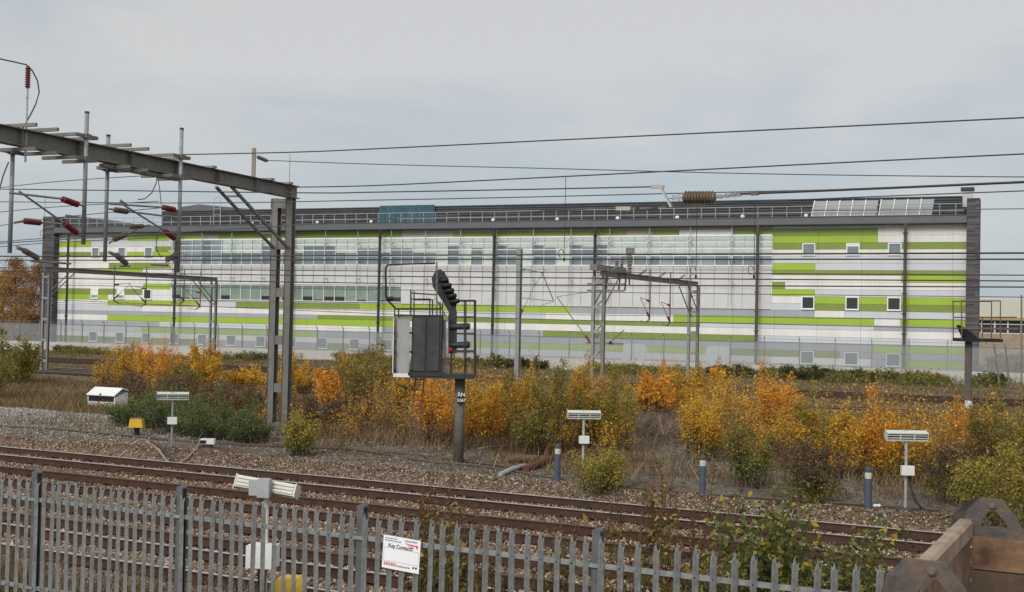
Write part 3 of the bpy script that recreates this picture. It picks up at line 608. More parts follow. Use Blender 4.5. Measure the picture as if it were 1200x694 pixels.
g2 = far_gantry(LS, 17.9, 7.35, 'small grey gantry at the far left standing before the striped building', [(.34, 2.3, 1), (.53, 2.5, -1), (.77, 2.2, -1), (.88, 2.6, -1)], 1)
LC = at(704, 440, 75); LC.z = 0
g3 = far_gantry(LC, 17.6, 7.3, 'rusty lattice legged gantry in the middle distance with switchgear on its left end', [(.42, 2.9, -1), (.64, 3.1, -1), (.87, 2.4, 1)], 2, sp=.68, cw=.2)
# extra steelwork on g3's left leg
q = LC
for z in (2.9, 6.1, 6.5): b = MB(); b.bar(q-T*1.0+Vector((0, 0, z)), q+T*1.3+N*.3+Vector((0, 0, z)), .10, .12); b.build('cross_arm', M_STEEL, g3)
b = MB(); b.bar(LC-N*.5-T*.4+Vector((0, 0, 7.5)), LC+N*3.2+Vector((0, 0, 7.45)), .5, .35); b.build('switch_frame', M_STEEL, g3)
for dd, hh in ((2.2, .8), (3.0, 1.0), (4.4, 1.5)):
    q = LC+N*dd+Vector((0, 0, 7.3)); insul(q, q+Vector((0, 0, hh)), .14, 6, .08).build('insulator', M_STEEL, g3)
q = LC+N*4.4+Vector((0, 0, 8.8)); b = MB(); b.cbox(q, .55, .35, .35); b.tube([q-Vector((.2, 0, 0)), q-Vector((0, 0, 2.2))], .06, 6); b.build('switch_box', M_STEEL, g3)
for a, c_ in (((-1.9, 5.4), (-.7, 1.4)), ((.9, 3.4), (.5, 1.4))):
    b = MB(); P = LC+T*a[0]*1.6+Vector((0, 0, a[1]*.98+.4)); Q = LC+T*c_[0]+Vector((0, 0, c_[1]+1.5)); b.tube([P, Q], .035, 6); b.build('arm_tube', M_STEEL, g3)
    insul(Q, lerp(Q, P, .16), .09, 4, .05).build('insulator', M_RED, g3)
LB_ = LC-T*.58
for z in (3.4, 4.9, 6.3, 1.9): MB().bar(LB_+Vector((0, 0, z)), LB_+T*.66+Vector((0, 0, z+.7)), .07, .07).build('lattice_bar', M_STEEL, g3)
for dd in (1.2, 6.0, 9.6, 13.5): MB().bar(LC+N*dd-T*.3+Vector((0, 0, 7.1)), LC+N*dd+T*.5+Vector((0, 0, 7.65)), .10, .10).build('bracket', M_STEEL, g3)
for dd in (.6, 2.6, 3.6): MB().bar(LC+N*dd+Vector((0, 0, 6.2)), LC+N*dd+T*.1+Vector((0, 0, 7.5)), .09, .09).build('bracket', M_STEEL, g3)
P = LC-T*3.0+Vector((0, 0, 5.7)); b = MB(); b.tube([LC+Vector((0, 0, 6.1)), lerp(LC+Vector((0, 0, 6.1)), P, .5)+Vector((0, 0, .02)), P], .02, 5); b.tube([LC-T*2.2+Vector((0, 0, 3.6)), LC-T*.9+Vector((0, 0, 3.4))], .02, 5); b.build('registration_arm', M_STEEL, g3)
# single mast
PM = at(606, 440, 78); PM.z = 0; ms_ = thing('overhead_line_mast', PM, 'plain grey steel mast in the middle, standing right of the signal', 'mast')
b = MB(); b.ibeam(PM+Vector((0, 0, -.2)), PM+Vector((0, 0, (379-290.5)*78/F+4)), .29, .29, .03, up=N); b.build('post', M_GALV, ms_)
def MP(px, py): return onplane(px, py, PM, Vector((1, 0, 0)))
insul(MP(609, 315), MP(616, 316), .10, 4, .06).build('insulator', M_GALV, ms_)
for a, c_, r in (((616, 316), (637, 320), .035), ((635, 319), (649, 353), .04), ((610, 349), (649, 353), .025), ((637, 320), (626, 335), .02), ((626, 335), (612, 366), .02), ((641, 356), (649, 353), .02), ((634, 320), (640, 316), .02), ((636, 358), (641, 355), .02)):
    MB().tube([MP(*a), MP(*c_)], r, 6).build('arm_tube', M_STEEL, ms_)
insul(MP(609, 370), MP(612, 362), .12, 4, .07).build('insulator', M_BRN, ms_)
# ------------------------------------------------------------------ overhead wires, each its own object
def wire(pts, D, label, r=.013, m_=M_WIRE, cat='overhead wire', group='overhead wires'):
    P = [onD(x, y, D) for x, y in pts] if not isinstance(pts[0], Vector) else pts
    Q = []
    n = len(P)
    for i in range(n-1):
        p0, p1, p2, p3 = P[max(i-1, 0)], P[i], P[i+1], P[min(i+2, n-1)]
        for k in range(8):
            t = k/8; Q.append(.5*((2*p1)+(p2-p0)*t+(2*p0-5*p1+4*p2-p3)*t*t+(3*p1-p0-3*p2+p3)*t**3))
    Q.append(P[-1]); b = MB(); b.tube(Q, r, 5, cap=False); return b.build('overhead_wire', m_, origin=P[0], label=label, category=cat, group=group)
wire([(214, 181.3), (343, 178.5), (440, 174.5), (700, 162), (1200, 138), (1330, 131)], 26, 'topmost wire crossing the open sky, rising to the right edge', .016)
wire([(313, 188), (440, 192.6), (640, 197.5), (900, 204), (1200, 207.5), (1330, 207)], 26, 'thin wire leaving the stub post insulator on the gantry beam, sagging rightwards', .011, M_WIREG)
wire([(345, 219.5), (440, 217.5), (620, 209), (760, 202), (1000, 190), (1200, 180.5), (1330, 174)], 24, 'wire from the gantry beam end rising to the right, second highest at the right edge', .014)
wire([(-60, 221), (30, 222), (345, 226), (440, 225.3), (620, 222), (766, 219)], 21.6, 'wire ending at the upper arm of the strain insulator yoke', .013)
wire([(-60, 236), (220, 238), (440, 234.6), (620, 231), (780, 227), (1000, 222)], 24, 'grey wire passing just above the building roof towards the strain insulator', .012, M_WIREG)
wire([(866, 227.5), (1040, 220.5), (1200, 213.5), (1330, 208)], 21.6, 'thick dark wire pulled tight right of the brown strain insulator', .022)
wire([(724, 243.5), (600, 249), (440, 257), (345, 264), (100, 279), (-60, 289)], 21.6, 'wire running left from the turnbuckle across the roof railing', .012, M_WIREG)
wire([(800, 241), (860, 238), (1000, 231.5), (1200, 223.8), (1330, 219)], 23.5, 'thin wire just below the thick strained one at the right', .011)
wire([(866, 246.5), (1000, 246.5), (1200, 244.8), (1330, 244)], 25, 'faint wire in front of the grey roof panels at the right', .009, M_WIREG)
for yl, ym, yr, D, rr_, lb in ((301.5, 299, 296.4, 22, .016, 'highest of the close parallel wires across the upper windows'), (306, 303.8, 304, 25, .016, 'dark wire just below the highest one across the upper windows'),
     (314, 318.5, 323, 22, .010, 'thin brown wire across the white spandrel, upper one'), (318, 325, 329.8, 22.6, .012, 'brown wire across the white spandrel, middle one'), (325, 333.5, 336.8, 25, .014, 'lowest of the near brown wires, just above the second row of small windows'),
     (347, 372, 388, 60, .02, 'far thin wire crossing below the second row of small windows'), (333, 341, 349, 60, .02, 'far thin wire crossing the lower strip windows'), (352, 367, 377, 76, .02, 'farthest low wire, across the grey band above the ground floor')):
    wire([(-60, yl-1), (220, lerp(yl, ym, .45)), (560, ym), (900, lerp(ym, yr, .5)), (1260, yr)], D, lb, rr_ if D < 40 else .02, M_WIRE if D < 30 else M_WIREG)
for y0, y1, lb in ((222, 205, 'thin slanting wire under the left end of the gantry beam'), (250, 236, 'slanting wire behind the red insulators at upper left'), (268, 244, 'slanting wire crossing the sky left of the dark brick pier'), (284, 274, 'lower slanting wire left of the dark brick pier'), (290, 279, 'lowest slanting wire left of the dark brick pier')):
    wire([at(-40, y0+3, 70), at(60, lerp(y0, y1, .5), 66), at(186, y1, 62)], 0, lb, .022, M_WIREG)
# droppers with little loops
def dropper(x, y0, y1, D, label):
    t = thing('dropper_wire', onD(x, y1, D), label, 'dropper wire', 'dropper wires'); p, q = onD(x, y0, D), onD(x, y1, D); q = Vector((p.x, p.y, q.z)); MB().tube([p, q], .006, 4).build('wire', M_WIRE, t)
    c_ = q+Vector((-.06, 0, .06)); MB().tube([c_+Vector((math.cos(a)*.05, 0, math.sin(a)*.08+.04)) for a in np.linspace(0, 2*math.pi*.8, 10)], .007, 4).build('loop', M_WIRE, t)
    MB().cbox(q-Vector((0, 0, .02)), .035, .03, .07).build('clip', M_BLACK, t)
dropper(663, 208, 303, 22, 'dropper wire hanging left of the lattice gantry, from the sky wire'); dropper(817, 240, 323, 22, 'dropper wire hanging below the strain insulator'); dropper(885, 238, 323, 22.3, 'dropper wire hanging at the right end of the glazed facade')
dropper(340, 181, 224, 26, 'short dropper wire above the large gantry column'); dropper(53, 233, 278, 24, 'short dropper wire left of the dark brick pier at upper left')
# strain insulator assembly
DI = 21.6
si = thing('strain_insulator', onD(818, 231, DI), 'brown ribbed strain insulator with yoke plate and turnbuckle hanging on the wires above the roof', 'insulator')
def S(x, y): return onD(x, y, DI)
insul(S(801, 231.5), S(838, 231.5), .125, 10, .085).build('insulator_body', M_BRN, si)
MB().bar(S(774, 219), S(787, 243), .03, .10, N).build('yoke_plate', M_GALVL, si)
MB().bar(S(763, 219), S(778, 219), .05, .065).build('wire_clamp', mat('buff_clamp', (.45, .42, .33), .6), si); MB().bar(S(722, 244.5), S(739, 244.5), .05, .075).build('wire_clamp', mat('buff_clamp', (.45, .42, .33)), si)
MB().tube([S(739, 244.5), S(780, 243)], .012, 6).build('stay_rod', M_STEEL, si)
b = MB(); b.bar(S(747, 242.3), S(770, 241.8), .03, .025); b.bar(S(747, 246), S(770, 245), .03, .025); b.cbox(S(747, 244.2), .07, .05, .09); b.cbox(S(769, 243.7), .07, .05, .09); b.build('turnbuckle', M_DARK, si)
b = MB(); b.tube([S(784, 232), S(802, 231.5)], .02, 6); b.cbox(S(790, 231.7), .07, .06, .09); b.cbox(S(796, 231.6), .05, .06, .12); b.build('shackle', M_GALVL, si)
b = MB(); b.tube([S(838, 231), S(866, 227.5)], .018, 6)
for x, y in ((844, 230.5), (852, 229.4), (859, 228.6), (866, 228)): b.cbox(S(x, y), .09, .05, .07)
b.build('chain_links', M_GALV, si); MB().bar(S(880, 227.3), S(889, 226.8), .05, .06).build('wire_clamp', M_RUSTY, si)
# ------------------------------------------------------------------ signal with platform
SG = gnd(537, 541); SG = Vector((SG.x, SG.y, 0)); YS = SG.y
def Z(x, y): return at(x, y, YS)                      # metres in the plane of the signal
sg = thing('railway_signal', SG, 'tall dark railway signal with hooded lamps and a caged platform carrying an equipment cabinet', 'railway signal')
def sb(x0, y0, x1, y1, d0, d1, b=None):
    b = b or MB(); p, q = Z(x0, y1), Z(x1, y0); return b.box(p.x, q.x, YS+d0, YS+d1, p.z, q.z)
b = MB(); b.tube([SG+Vector((0, .1, -.1)), Vector((Z(539, 445).x, YS+.1, Z(539, 440).z))], .15, 14); b.build('post', mat('mossy_steel', (.16, .15, .125), .8, var=.25, scale=3), sg, smooth=True)
b = sb(480, 438, 556, 442, -.5, .7); sb(480, 436, 522, 439.5, -.52, .72, b); b.build('platform', M_DARK, sg)
# white backed end screen
b = MB(); sb(461.5, 372, 464, 441, -.52, .7, b); sb(461.5, 437, 482, 441, -.52, -.48, b); b.build('white_edge_frame', M_WPAINT, sg)
sb(465, 372.5, 482, 437, -.42, -.39).build('grey_screen', mat('screen_grey', (.33, .335, .33), .6, var=.05), sg)
b = sb(483, 371, 519, 437, -.5, .45); b.build('equipment_cabinet', mat('mesh_door_charcoal', (.045, .047, .05), .6, var=.2, scale=4), sg)
b = sb(485.5, 373.5, 500.5, 434, -.54, -.505); sb(502.5, 373.5, 516.5, 434, -.54, -.505, b); b.build('cabinet_door', mat('mesh_door_dark', (.06, .063, .066), .7, var=.2, scale=3), sg)
b = MB()
for y in (389, 411, 432): sb(481.5, y, 484.5, y+2, -.57, -.5, b); sb(464, y, 466, y+2, -.57, -.42, b)
b.build('hinges', M_BLACK, sg)
b = MB(); c_ = mat('rail_brown_paint', (.06, .045, .042), .7)
def sbar(x0, y0, x1, y1, d, r=.022, b=b): p, q = Z(x0, y0), Z(x1, y1); b.tube([(p.x, YS+d, p.z), (q.x, YS+d, q.z)], r, 6)
for d in (-.5, .7):
    for l in ((464.5, 440, 464.5, 362), (464.5, 370, 520, 370), (464.5, 362, 517, 362), (483, 370, 483, 340), (505, 370, 505, 351), (483, 351, 506, 351), (517, 372, 517, 354), (545, 440, 545, 353), (556.5, 440, 556.5, 352.5), (538, 352.5, 557, 352.5), (534, 371.5, 557, 371.5), (534, 391, 557, 391), (534, 412, 557, 412)): sbar(*l, d)
sbar(483, 344, 512, 346, -.5); sbar(517, 420, 534, 420, -.5); sbar(533, 410, 533, 420, -.5)
for x, y in ((464.5, 362), (464.5, 400), (556.5, 352.5), (556.5, 412), (556.5, 440), (464.5, 438)):
    p = Z(x, y); b.tube([(p.x, YS-.5, p.z), (p.x, YS+.7, p.z)], .028, 6)
b.build('cage_railing', c_, sg)
b = MB(); sbar(464, 362, 452.5, 350, 0, .03, b); sbar(452.5, 350, 452, 315, 0, .03, b); sbar(452, 315, 454, 310.5, 0, .03, b); sbar(454, 310.5, 510, 308.5, 0, .025, b); sbar(453, 350, 461, 350, 0, .07, b); b.build('lifting_davit', M_BLACK, sg)
b = MB(); sbar(513, 438, 513, 308, -.45, .025, b); sbar(512, 350, 524, 372, -.45, .025, b); b.build('davit_post', M_STEEL, sg)
b = MB(); sbar(522, 440, 522, 375, -.3, .05, b); sbar(526, 440, 526, 370, -.35, .02, b); b.build('cable_pipe', M_STEEL, sg)
# main head and slanted route indicator
def spoly(pts, d0, d1, b=None):
    b = b or MB(); P = [(Z(x, y).x, Z(x, y).z) for x, y in pts]; n = len(P)
    return b.add([(x, YS+d0, z) for x, z in P]+[(x, YS+d1, z) for x, z in P], [tuple(range(n)), tuple(range(n, 2*n))[::-1]]+[(i, n+i, n+(i+1) % n, (i+1) % n) for i in range(n)])
spoly([(525, 414), (525, 372), (528, 360), (534, 361), (535, 366), (535, 414)], -.12, .25).build('signal_backboard', M_DARK, sg)
spoly([(510, 318), (516, 315.5), (521, 319), (536, 352), (534, 362), (526, 366), (521, 357), (507, 336), (506, 326)], -.04, .06).build('route_indicator_board', M_DARK, sg)
for i, (x, y) in enumerate(((515, 330), (518.5, 336), (521.5, 342), (524.5, 348), (528, 354.5))):
    p, q = Z(x, y), Z(x+11, y-2); h = MB()
    h.lathe((p.x, YS-.1, p.z), (q.x, YS-.16, q.z), [(0, .085), (.6, .075), (.97, .055), (1, .02)], 10); h.build('lamp_hood', M_BLACK, sg, smooth=True)
for y in (383, 404.5):
    p, q = Z(527, y), Z(551, y-.5); h = MB(); h.lathe((p.x, YS-.1, p.z), (q.x, YS-.18, q.z), [(0, .085), (.95, .10), (.96, .085), (.7, .07)], 14); h.build('long_lamp_hood', M_DARK, sg, smooth=False)
    q2 = Z(551.2, y-.5); MB().lathe((q2.x-.004, YS-.18, q2.z), (q2.x+.01, YS-.18, q2.z), [(0, .088), (1, .086)], 14).build('hood_opening', M_BLACK, sg)
p = Z(528, 409.5); MB().lathe((p.x, YS-.16, p.z), (p.x, YS-.19, p.z), [(0, .07), (.8, .06), (1, .01)], 12).build('red_lamp', M_REDLAMP, sg)
b = MB(); sbar(529, 414, 529, 438, -.1, .045, b); b.build('lamp_bracket', M_RUSTY, sg)
# ladder below platform, and number plate
b = MB(); fy = 532
sbar(486, 442, 477, fy, .45, .02, b); sbar(496, 442, 487, fy+3, .45, .02, b)
for k in range(14): sbar(lerp(486, 477, k/14), lerp(446, fy, k/14), lerp(496, 487, k/14), lerp(446, fy, k/14), .45, .012, b)
sbar(462, 450, 478, 456, .3, .03, b); sbar(462, 442, 462, 450, .3, .02, b)
b.build('ladder', M_RUSTY, sg)
p = Z(541, 465.8); sgp = local_thing('signal_number_plate', (p.x, YS-.13, p.z), 'small black plate reading RN 5367 on the signal post', 'sign')
MB().box(-.12, .12, -.02, 0, -.17, .17).build('plate', M_BLACK, sgp); 
textmesh('lettering', 'RN', .16, M_WPAINT, sgp, (0, -.023, .085), (R(90), 0, 0), bold=.004); textmesh('lettering', '5367', .12, M_WPAINT, sgp, (0, -.023, -.075), (R(90), 0, 0), bold=.003)
# ------------------------------------------------------------------ right hand pole with caged platform
PR = gnd(1134, 480); PR = Vector((PR.x, PR.y, 0)); YP = PR.y
pr = thing('signal_post', PR, 'brown steel post with a railed platform in front of the right brick pier', 'signal post')
def ZP(x, y): return at(x, y, YP)
b = MB(); b.ibeam(PR+Vector((0, 0, -.2)), Vector((PR.x, PR.y, ZP(1134, 398).z)), .32, .3, .03, up=N); b.build('post', mat('brown_steel', (.11, .09, .08), .8), pr)
b = MB(); p, q = ZP(1121, 400), ZP(1170, 397); b.box(p.x, q.x, YP-.6, YP+.6, p.z, q.z); b.build('platform', M_BLACK, pr)
b = MB()
def pbar(x0, y0, x1, y1, d): p, q = ZP(x0, y0), ZP(x1, y1); b.tube([(p.x, YP+d, p.z), (q.x, YP+d, q.z)], .035, 5)
for d in (-.6, .6):
    for l in ((1122, 398, 1122, 352), (1122, 353, 1167, 353), (1167, 353, 1167, 398), (1122, 372, 1186, 372), (1146, 372, 1146, 398), (1122, 385, 1188, 385)): pbar(*l, d)
b.build('cage_railing', M_RUSTY, pr)
b = MB(); P = [ZP(*a) for a in ((1123, 381), (1144, 396), (1130, 398))]; b.add([(v.x, YP-.3, v.z) for v in P]+[(v.x, YP+.3, v.z) for v in P], [(0, 1, 2), (5, 4, 3), (0, 3, 4, 1), (1, 4, 5, 2), (2, 5, 3, 0)]); b.build('signal_hood', M_BLACK, pr)
p = ZP(1133, 474); MB().box(p.x-.17, p.x+.2, YP-.22, YP-.17, p.z-.2, p.z+.2).build('plate', M_WPAINT, pr)
# slim leaning timber pair and thin post in front of the far right fence
for (x0, y0, x1, y1, lb) in ((1165, 404, 1172, 458, 'thin leaning pole left of its twin, by the far right mesh fence'), (1178, 404, 1184, 438, 'thin leaning pole right of its twin, by the far right mesh fence'), (1197, 346, 1197, 452, 'slim straight pole at the far right edge before the cream building')):
    P, Q = at(x0, y0, 88), at(x1, y1, 88); Q.z = 0; b = MB(); b.tube([Q, P], .06, 6); b.build('pole', M_STEEL, origin=Q, label=lb, category='pole')
# ------------------------------------------------------------------ bollards and trackside lamps
def make_bollard(loc, label):
    t = local_thing('bollard', loc, label, 'bollard', 'trackside bollards', 0)
    M_BOL = mat('slate_blue_plastic', (.075, .095, .125), .55, var=.12)
    MB().lathe((0, 0, -.1), (0, 0, .66), [(0, .085), (1, .082)], 16).build('post', M_BOL, t, smooth=False)
    MB().lathe((0, 0, .66), (0, 0, .80), [(0, .078), (1, .078)], 16).build('reflective_band', mat('pale_band', (.55, .58, .45), .4), t)
    MB().lathe((0, 0, .80), (0, 0, .93), [(0, .085), (.35, .085), (.6, .078), (.85, .05), (1, .01)], 16).build('domed_cap', mat('cap_grey', (.06, .07, .075), .6), t)
    return t
g0 = gnd(653, 562); bol = make_bollard((g0.x, g0.y, 0), 'slate grey bollard beside the broken pipe, leftmost of the three bollards')
for px, py, lb in ((823, 578, 'middle bollard with its pale band partly covered by leaves, at the edge of green scrub'), (1017, 595, 'slate grey bollard standing left of the right hand trackside lamp')):
    q = gnd(px, py); dup(bol, (q.x, q.y, 0), lb, rz=.4)
def make_lamp(loc, h, label, rz, m_, pole=M_GALVL, back=False, tilt=0):
    t = local_thing('trackside_lamp', loc, label, 'lamp', 'floodlights on short posts', rz)
    MB().lathe((0, 0, -.05), (0, 0, h-.1), [(0, .035), (1, .035)], 10).build('post', pole, t)
    X = Matrix.Translation((0, 0, h)) @ Matrix.Rotation(tilt, 4, 'Y') @ Matrix.Rotation(R(18), 4, 'X')
    b = MB(X); L_ = .45
    b.box(-L_, L_, -.02, .10, -.085, .085)
    for z in (-.085, .085): b.box(-L_, L_, -.11, -.02, z-.012, z+.012)
    b.box(-L_-.015, -L_, -.12, .11, -.1, .1); b.box(L_, L_+.015, -.12, .11, -.1, .1)
    if back:
        for z in (-.05, .0, .05): b.box(-L_+.02, L_-.02, .10, .125, z-.012, z+.012)
    b.build('housing', m_, t)
    b = MB(X); b.box(-L_+.01, L_-.01, -.05, -.021, -.072, .072); b.build('dark_reflector', M_BLACK, t)
    b = MB(X)
    for z in (-.03, .03): b.box(-L_+.01, L_-.01, -.10, -.07, z-.006, z+.006)
    for x in (-.16, .16): b.box(x-.01, x+.01, -.1, -.035, -.07, .07)
    b.build('louvre', M_WPAINT, t)
    MB().box(-.05, .05, .02, .14, h-.12, h+.12).build('bracket', pole, t)
    b = MB(); z = h*.47; b.box(-.14, .14, -.16, -.045, z, z+.21) if not back else b.box(-.2, .2, -.05, .25, .42, .74); b.build('junction_box', M_WPAINT, t)
    b = MB(); b.lathe((0, 0, -.03), (0, 0, .04), [(0, .25), (.6, .24), (1, .2)], 18); b.build('base_ring', M_DARK, t)
    return t
q = gnd(1061, 597); make_lamp((q.x, q.y, 0), 1.66, 'right hand trackside lamp with white louvred head, beside the rightmost bollard', .02, M_CREAM)
b = MB(); b.tube([(q.x+.1, q.y+.05, .75), (q.x+.13, q.y, .45), (q.x+.22, q.y-.05, .18), (q.x+.38, q.y-.1, .02), (q.x+.6, q.y-.15, .0)], .028, 8); b.build('cable_hose', M_DARK, origin=(q.x, q.y, 0), label='black hose hanging down beside the right hand trackside lamp', category='hose')
q = gnd(683, 549); make_lamp((q.x, q.y, 0), 1.50, 'trackside lamp rising from the low yellow green bush in the middle', .12, M_CREAM, pole=mat('cream_post', (.42, .43, .36), .6))
q = gnd(201, 526); make_lamp((q.x, q.y, 0), 1.60, 'grey posted trackside lamp in front of the green bramble on the left', .25, M_CREAM, pole=M_GALV)
q = at(310, 690, 18.0); fl = make_lamp((q.x, q.y, 0), 1.56, 'near trackside lamp seen from behind just above the palisade fence tips', R(170), M_CREAM, pole=M_CREAM, back=True, tilt=R(-7))
b = MB(Matrix.Translation((0, 0, 1.56))); b.box(-.12, .06, .13, .24, -.13, .13); b.box(.07, .2, .12, .2, -.11, .11); b.build('control_gear_box', M_GALVL, fl); MB().lathe((0, .12, -.05), (0, .12, .42), [(0, .06), (1, .06)], 8).build('black_stub', M_BLACK, fl)
q = at(338, 690, 17.2); b = MB(); b.prism([(-.21, -.02), (.21, -.02), (.19, .36), (.13, .41), (-.13, .41), (-.19, .36)], (q.x, q.y, 0), (1, 0, 0), (0, 0, 1), (0, 1, 0), .25); b.build('yellow_box', M_YEL, origin=(q.x, q.y, 0), label='yellow trackside box low behind the palisade fence pales', category='box')
# yellow hooded unit
q = gnd(160, 513); t = thing('yellow_hooded_unit', (q.x, q.y, 0), 'small yellow hooded unit on a black stub in front of the brambles', 'trackside unit')
MB().lathe((q.x, q.y, -.05), (q.x, q.y, .36), [(0, .10), (.6, .08), (1, .10)], 10).build('stub', M_BLACK, t)
b = MB(); b.prism([(-.23, .34), (.23, .34), (.19, .62), (-.19, .62)], (q.x, q.y-.15, 0), (1, 0, 0), (0, 0, 1), (0, 1, 0), .3); b.build('hood', M_YEL, t)
b = MB(); b.box(q.x-.15, q.x+.15, q.y-.1, q.y+.1, .623, .66); b.build('lid', M_RUSTY, t)
# white bin
q = gnd(126, 478); t = local_thing('grit_bin', (q.x, q.y, .05), 'white lidded bin standing askew beyond the heap of grey stone', 'bin', rz=R(-24))
b = MB(); b.prism([(-.40, 0), (.40, 0), (.40, .62), (-.40, .42)], (-.75, 0, 0), (0, 1, 0), (0, 0, 1), (1, 0, 0), 1.5); b.build('body', M_WPAINT, t)
b = MB(); b.prism([(-.40, .44), (-.37, .44), (-.37, .55), (-.40, .55)], (-.7, 0, 0), (0, 1, 0), (0, 0, 1), (1, 0, 0), 1.4); b.box(-.7, .7, -.405, -.402, .24, .5); b.build('opening', M_BLACK, t)
b = MB(); b.prism([(-.46, .48), (.05, .78), (.42, .68), (.42, .64), (.05, .74), (-.46, .44)], (-.77, 0, .05), (0, 1, 0), (0, 0, 1), (1, 0, 0), 1.54); b.build('lid', M_WPAINT, t)
b = MB(); b.box(-.04, .04, -.47, -.46, .44, .6); b.build('catch', M_RUSTY, t)
# small white junction box with cables
q = gnd(243, 525); t = thing('junction_box', (q.x, q.y, 0), 'small white junction box on the ground with orange cables, at the bramble edge', 'junction box')
b = MB(); b.box(q.x-.2, q.x+.22, q.y-.1, q.y+.15, .12, .28); b.build('box', M_WPAINT, t); b = MB(); b.box(q.x-.2, q.x-.02, q.y-.115, q.y-.101, .14, .24); b.build('opening', M_BLACK, t); MB().box(q.x-.15, q.x+.15, q.y-.05, q.y+.1, -.05, .12).build('stand', M_DARK, t)
M_CAB = mat('orange_pink_cable', (.42, .24, .16), .6); M_CABW = mat('pale_cable', (.5, .47, .42), .6)
def cable(pts, r, m_, label):
    P = [gnd(x, y, .02) for x, y in pts]; P = [Vector((p.x, p.y, gz(p.x, p.y)+.045)) for p in P]; Q = []
    for i in range(len(P)-1):
        p0, p1, p2, p3 = P[max(i-1, 0)], P[i], P[i+1], P[min(i+2, len(P)-1)]
        for k in range(6): t_ = k/6; Q.append(.5*((2*p1)+(p2-p0)*t_+(2*p0-5*p1+4*p2-p3)*t_*t_+(3*p1-p0-3*p2+p3)*t_**3))
    Q.append(P[-1]); MB().tube(Q, r, 6).build('trackside_cable', m_, origin=P[0], label=label, category='cable')
cable([(235, 518), (230, 527), (215, 533), (200, 536), (185, 526), (172, 521)], .03, M_CAB, 'orange pink cable looping from the small white junction box')
cable([(172, 518), (160, 520), (145, 525), (133, 533)], .02, M_CABW, 'pale cable curving left below the yellow hooded unit'); cable([(176, 521), (190, 526), (205, 535), (214, 541)], .035, M_DARK, 'black cable lying below the grey posted lamp')
cable([(0, 502), (60, 505), (110, 509), (165, 514), (230, 520), (330, 523), (420, 527), (500, 541), (560, 545), (640, 556), (700, 566), (860, 580), (1000, 590), (1100, 598)], .035, mat('dusty_brown_cable', (.12, .09, .07), .9), 'long dusty brown cable run along the far edge of the near ballast')
cable([(380, 524), (470, 530), (560, 541), (620, 548)], .045, mat('dusty_brown_cable', (.12, .09, .07), .9), 'second brown cable run passing the foot of the signal post')
cable([(400, 571), (430, 566), (460, 563)], .012, M_CABW, 'short pale wire lying between the rails in front of the signal')
# troughing edge (concrete lids) at the left beyond the near track
p0, p1 = gnd(-20, 504), gnd(205, 518)
# debris
def log(a, c_, r, m_, name, label, cat):
    P, Q = gnd(*a, .0), gnd(*c_, .0); P.z = gz(P.x, P.y)+r*.8; Q.z = gz(Q.x, Q.y)+r*.8+.05; MB().tube([P, lerp(P, Q, .5)+Vector((0, 0, .03)), Q], [r, r*1.03, r*.95], 10).build(name, m_, smooth=False, origin=P, label=label, category=cat)
log((586, 556), (614, 547), .065, M_GALVL, 'broken_pipe', 'grey broken pipe lying left of the leftmost bollard', 'pipe')
log((616, 550), (652, 541), .10, mat('brown_pipe', (.12, .055, .03), .8), 'rusty_pipe', 'rusty brown pipe end lying behind the leftmost bollard', 'pipe')
log((594, 541), (632, 543), .11, M_WOOD, 'timber_baulk', 'dark timber baulk lying just behind the grey broken pipe', 'timber')
log((560, 528), (600, 524), .03, M_CABW, 'fallen_stick', 'pale stick on the brown ground right of the signal post', 'stick')
log((651, 538), (678, 536), .06, M_WOOD, 'fallen_log', 'brown log between the leftmost bollard and the middle lamp', 'log')
b = MB(); q = gnd(1027, 594); b.lathe((q.x-.09, q.y, .02), (q.x+.11, q.y, .03), [(0, .01), (.15, .05), (.55, .035), (.8, .045), (1, .01)], 5); b.build('white_stone', M_WPAINT, origin=q, label='small white lump on the ground just right of the rightmost bollard', category='stone')
q = gnd(1027, 515); q = gnd(1027, 597)
# ------------------------------------------------------------------ palisade fence
DF = 11.9
pf = local_thing('palisade_fence', TN(0, DF), 'galvanised steel palisade fence with pointed pales across the foreground', 'fence', rz=ANG)
sref = at(38, 560, 16.67).dot(T); SP = 2.75
pal = []
# one pale: W section, splayed triple pointed head
def pale_mesh(lean):
    b = MB(); w_ = .034; zt, z0 = 1.80, -.05
    xs = [-w_, -w_*.45, 0, w_*.45, w_]; ys = [.0, -.022, -.004, -.022, .0]
    def zz(i, h): return h
    lev = [(z0, 1, 0), (zt-.10, 1, 0)]
    vs = []
    for z, k, o in lev:
        for x, y in zip(xs, ys): vs.append((x*k+lean*z, y, z))
    n = 5; fs = [(i, i+1, n+i+1, n+i) for i in range(4)]
    o = len(vs); vs += [(lean*zt-w_*.42, -.016, zt-.048), (lean*zt, -.012, zt+.018), (lean*zt+w_*.42, -.016, zt-.048), (lean*zt-w_*.85, .03, zt-.045), (lean*zt+w_*.85, .03, zt-.045)]
    fs += [(6, 7, o+1, o), (7, 8, o+2, o+1), (5, 6, o+3), (8, 9, o+4), (5, 6, o), (8, 9, o+2)]
    return vs, fs
i0, i1 = -4, 9
b_rail = MB(); 
NPALE = 17
n_p = 0; far = MB()
PM_ = []; M_PALE = mat('pale_galvanised', (.29, .31, .32), .6, .3, var=.12, scale=9, bump=.15, col2=(.165, .16, .145))
for v in range(4):
    vs, fs = pale_mesh((-.008, .002, .010, -.003)[v]); me = bpy.data.meshes.new('pale'); me.from_pydata(vs, [], fs); me.materials.append(M_PALE); PM_.append(me)
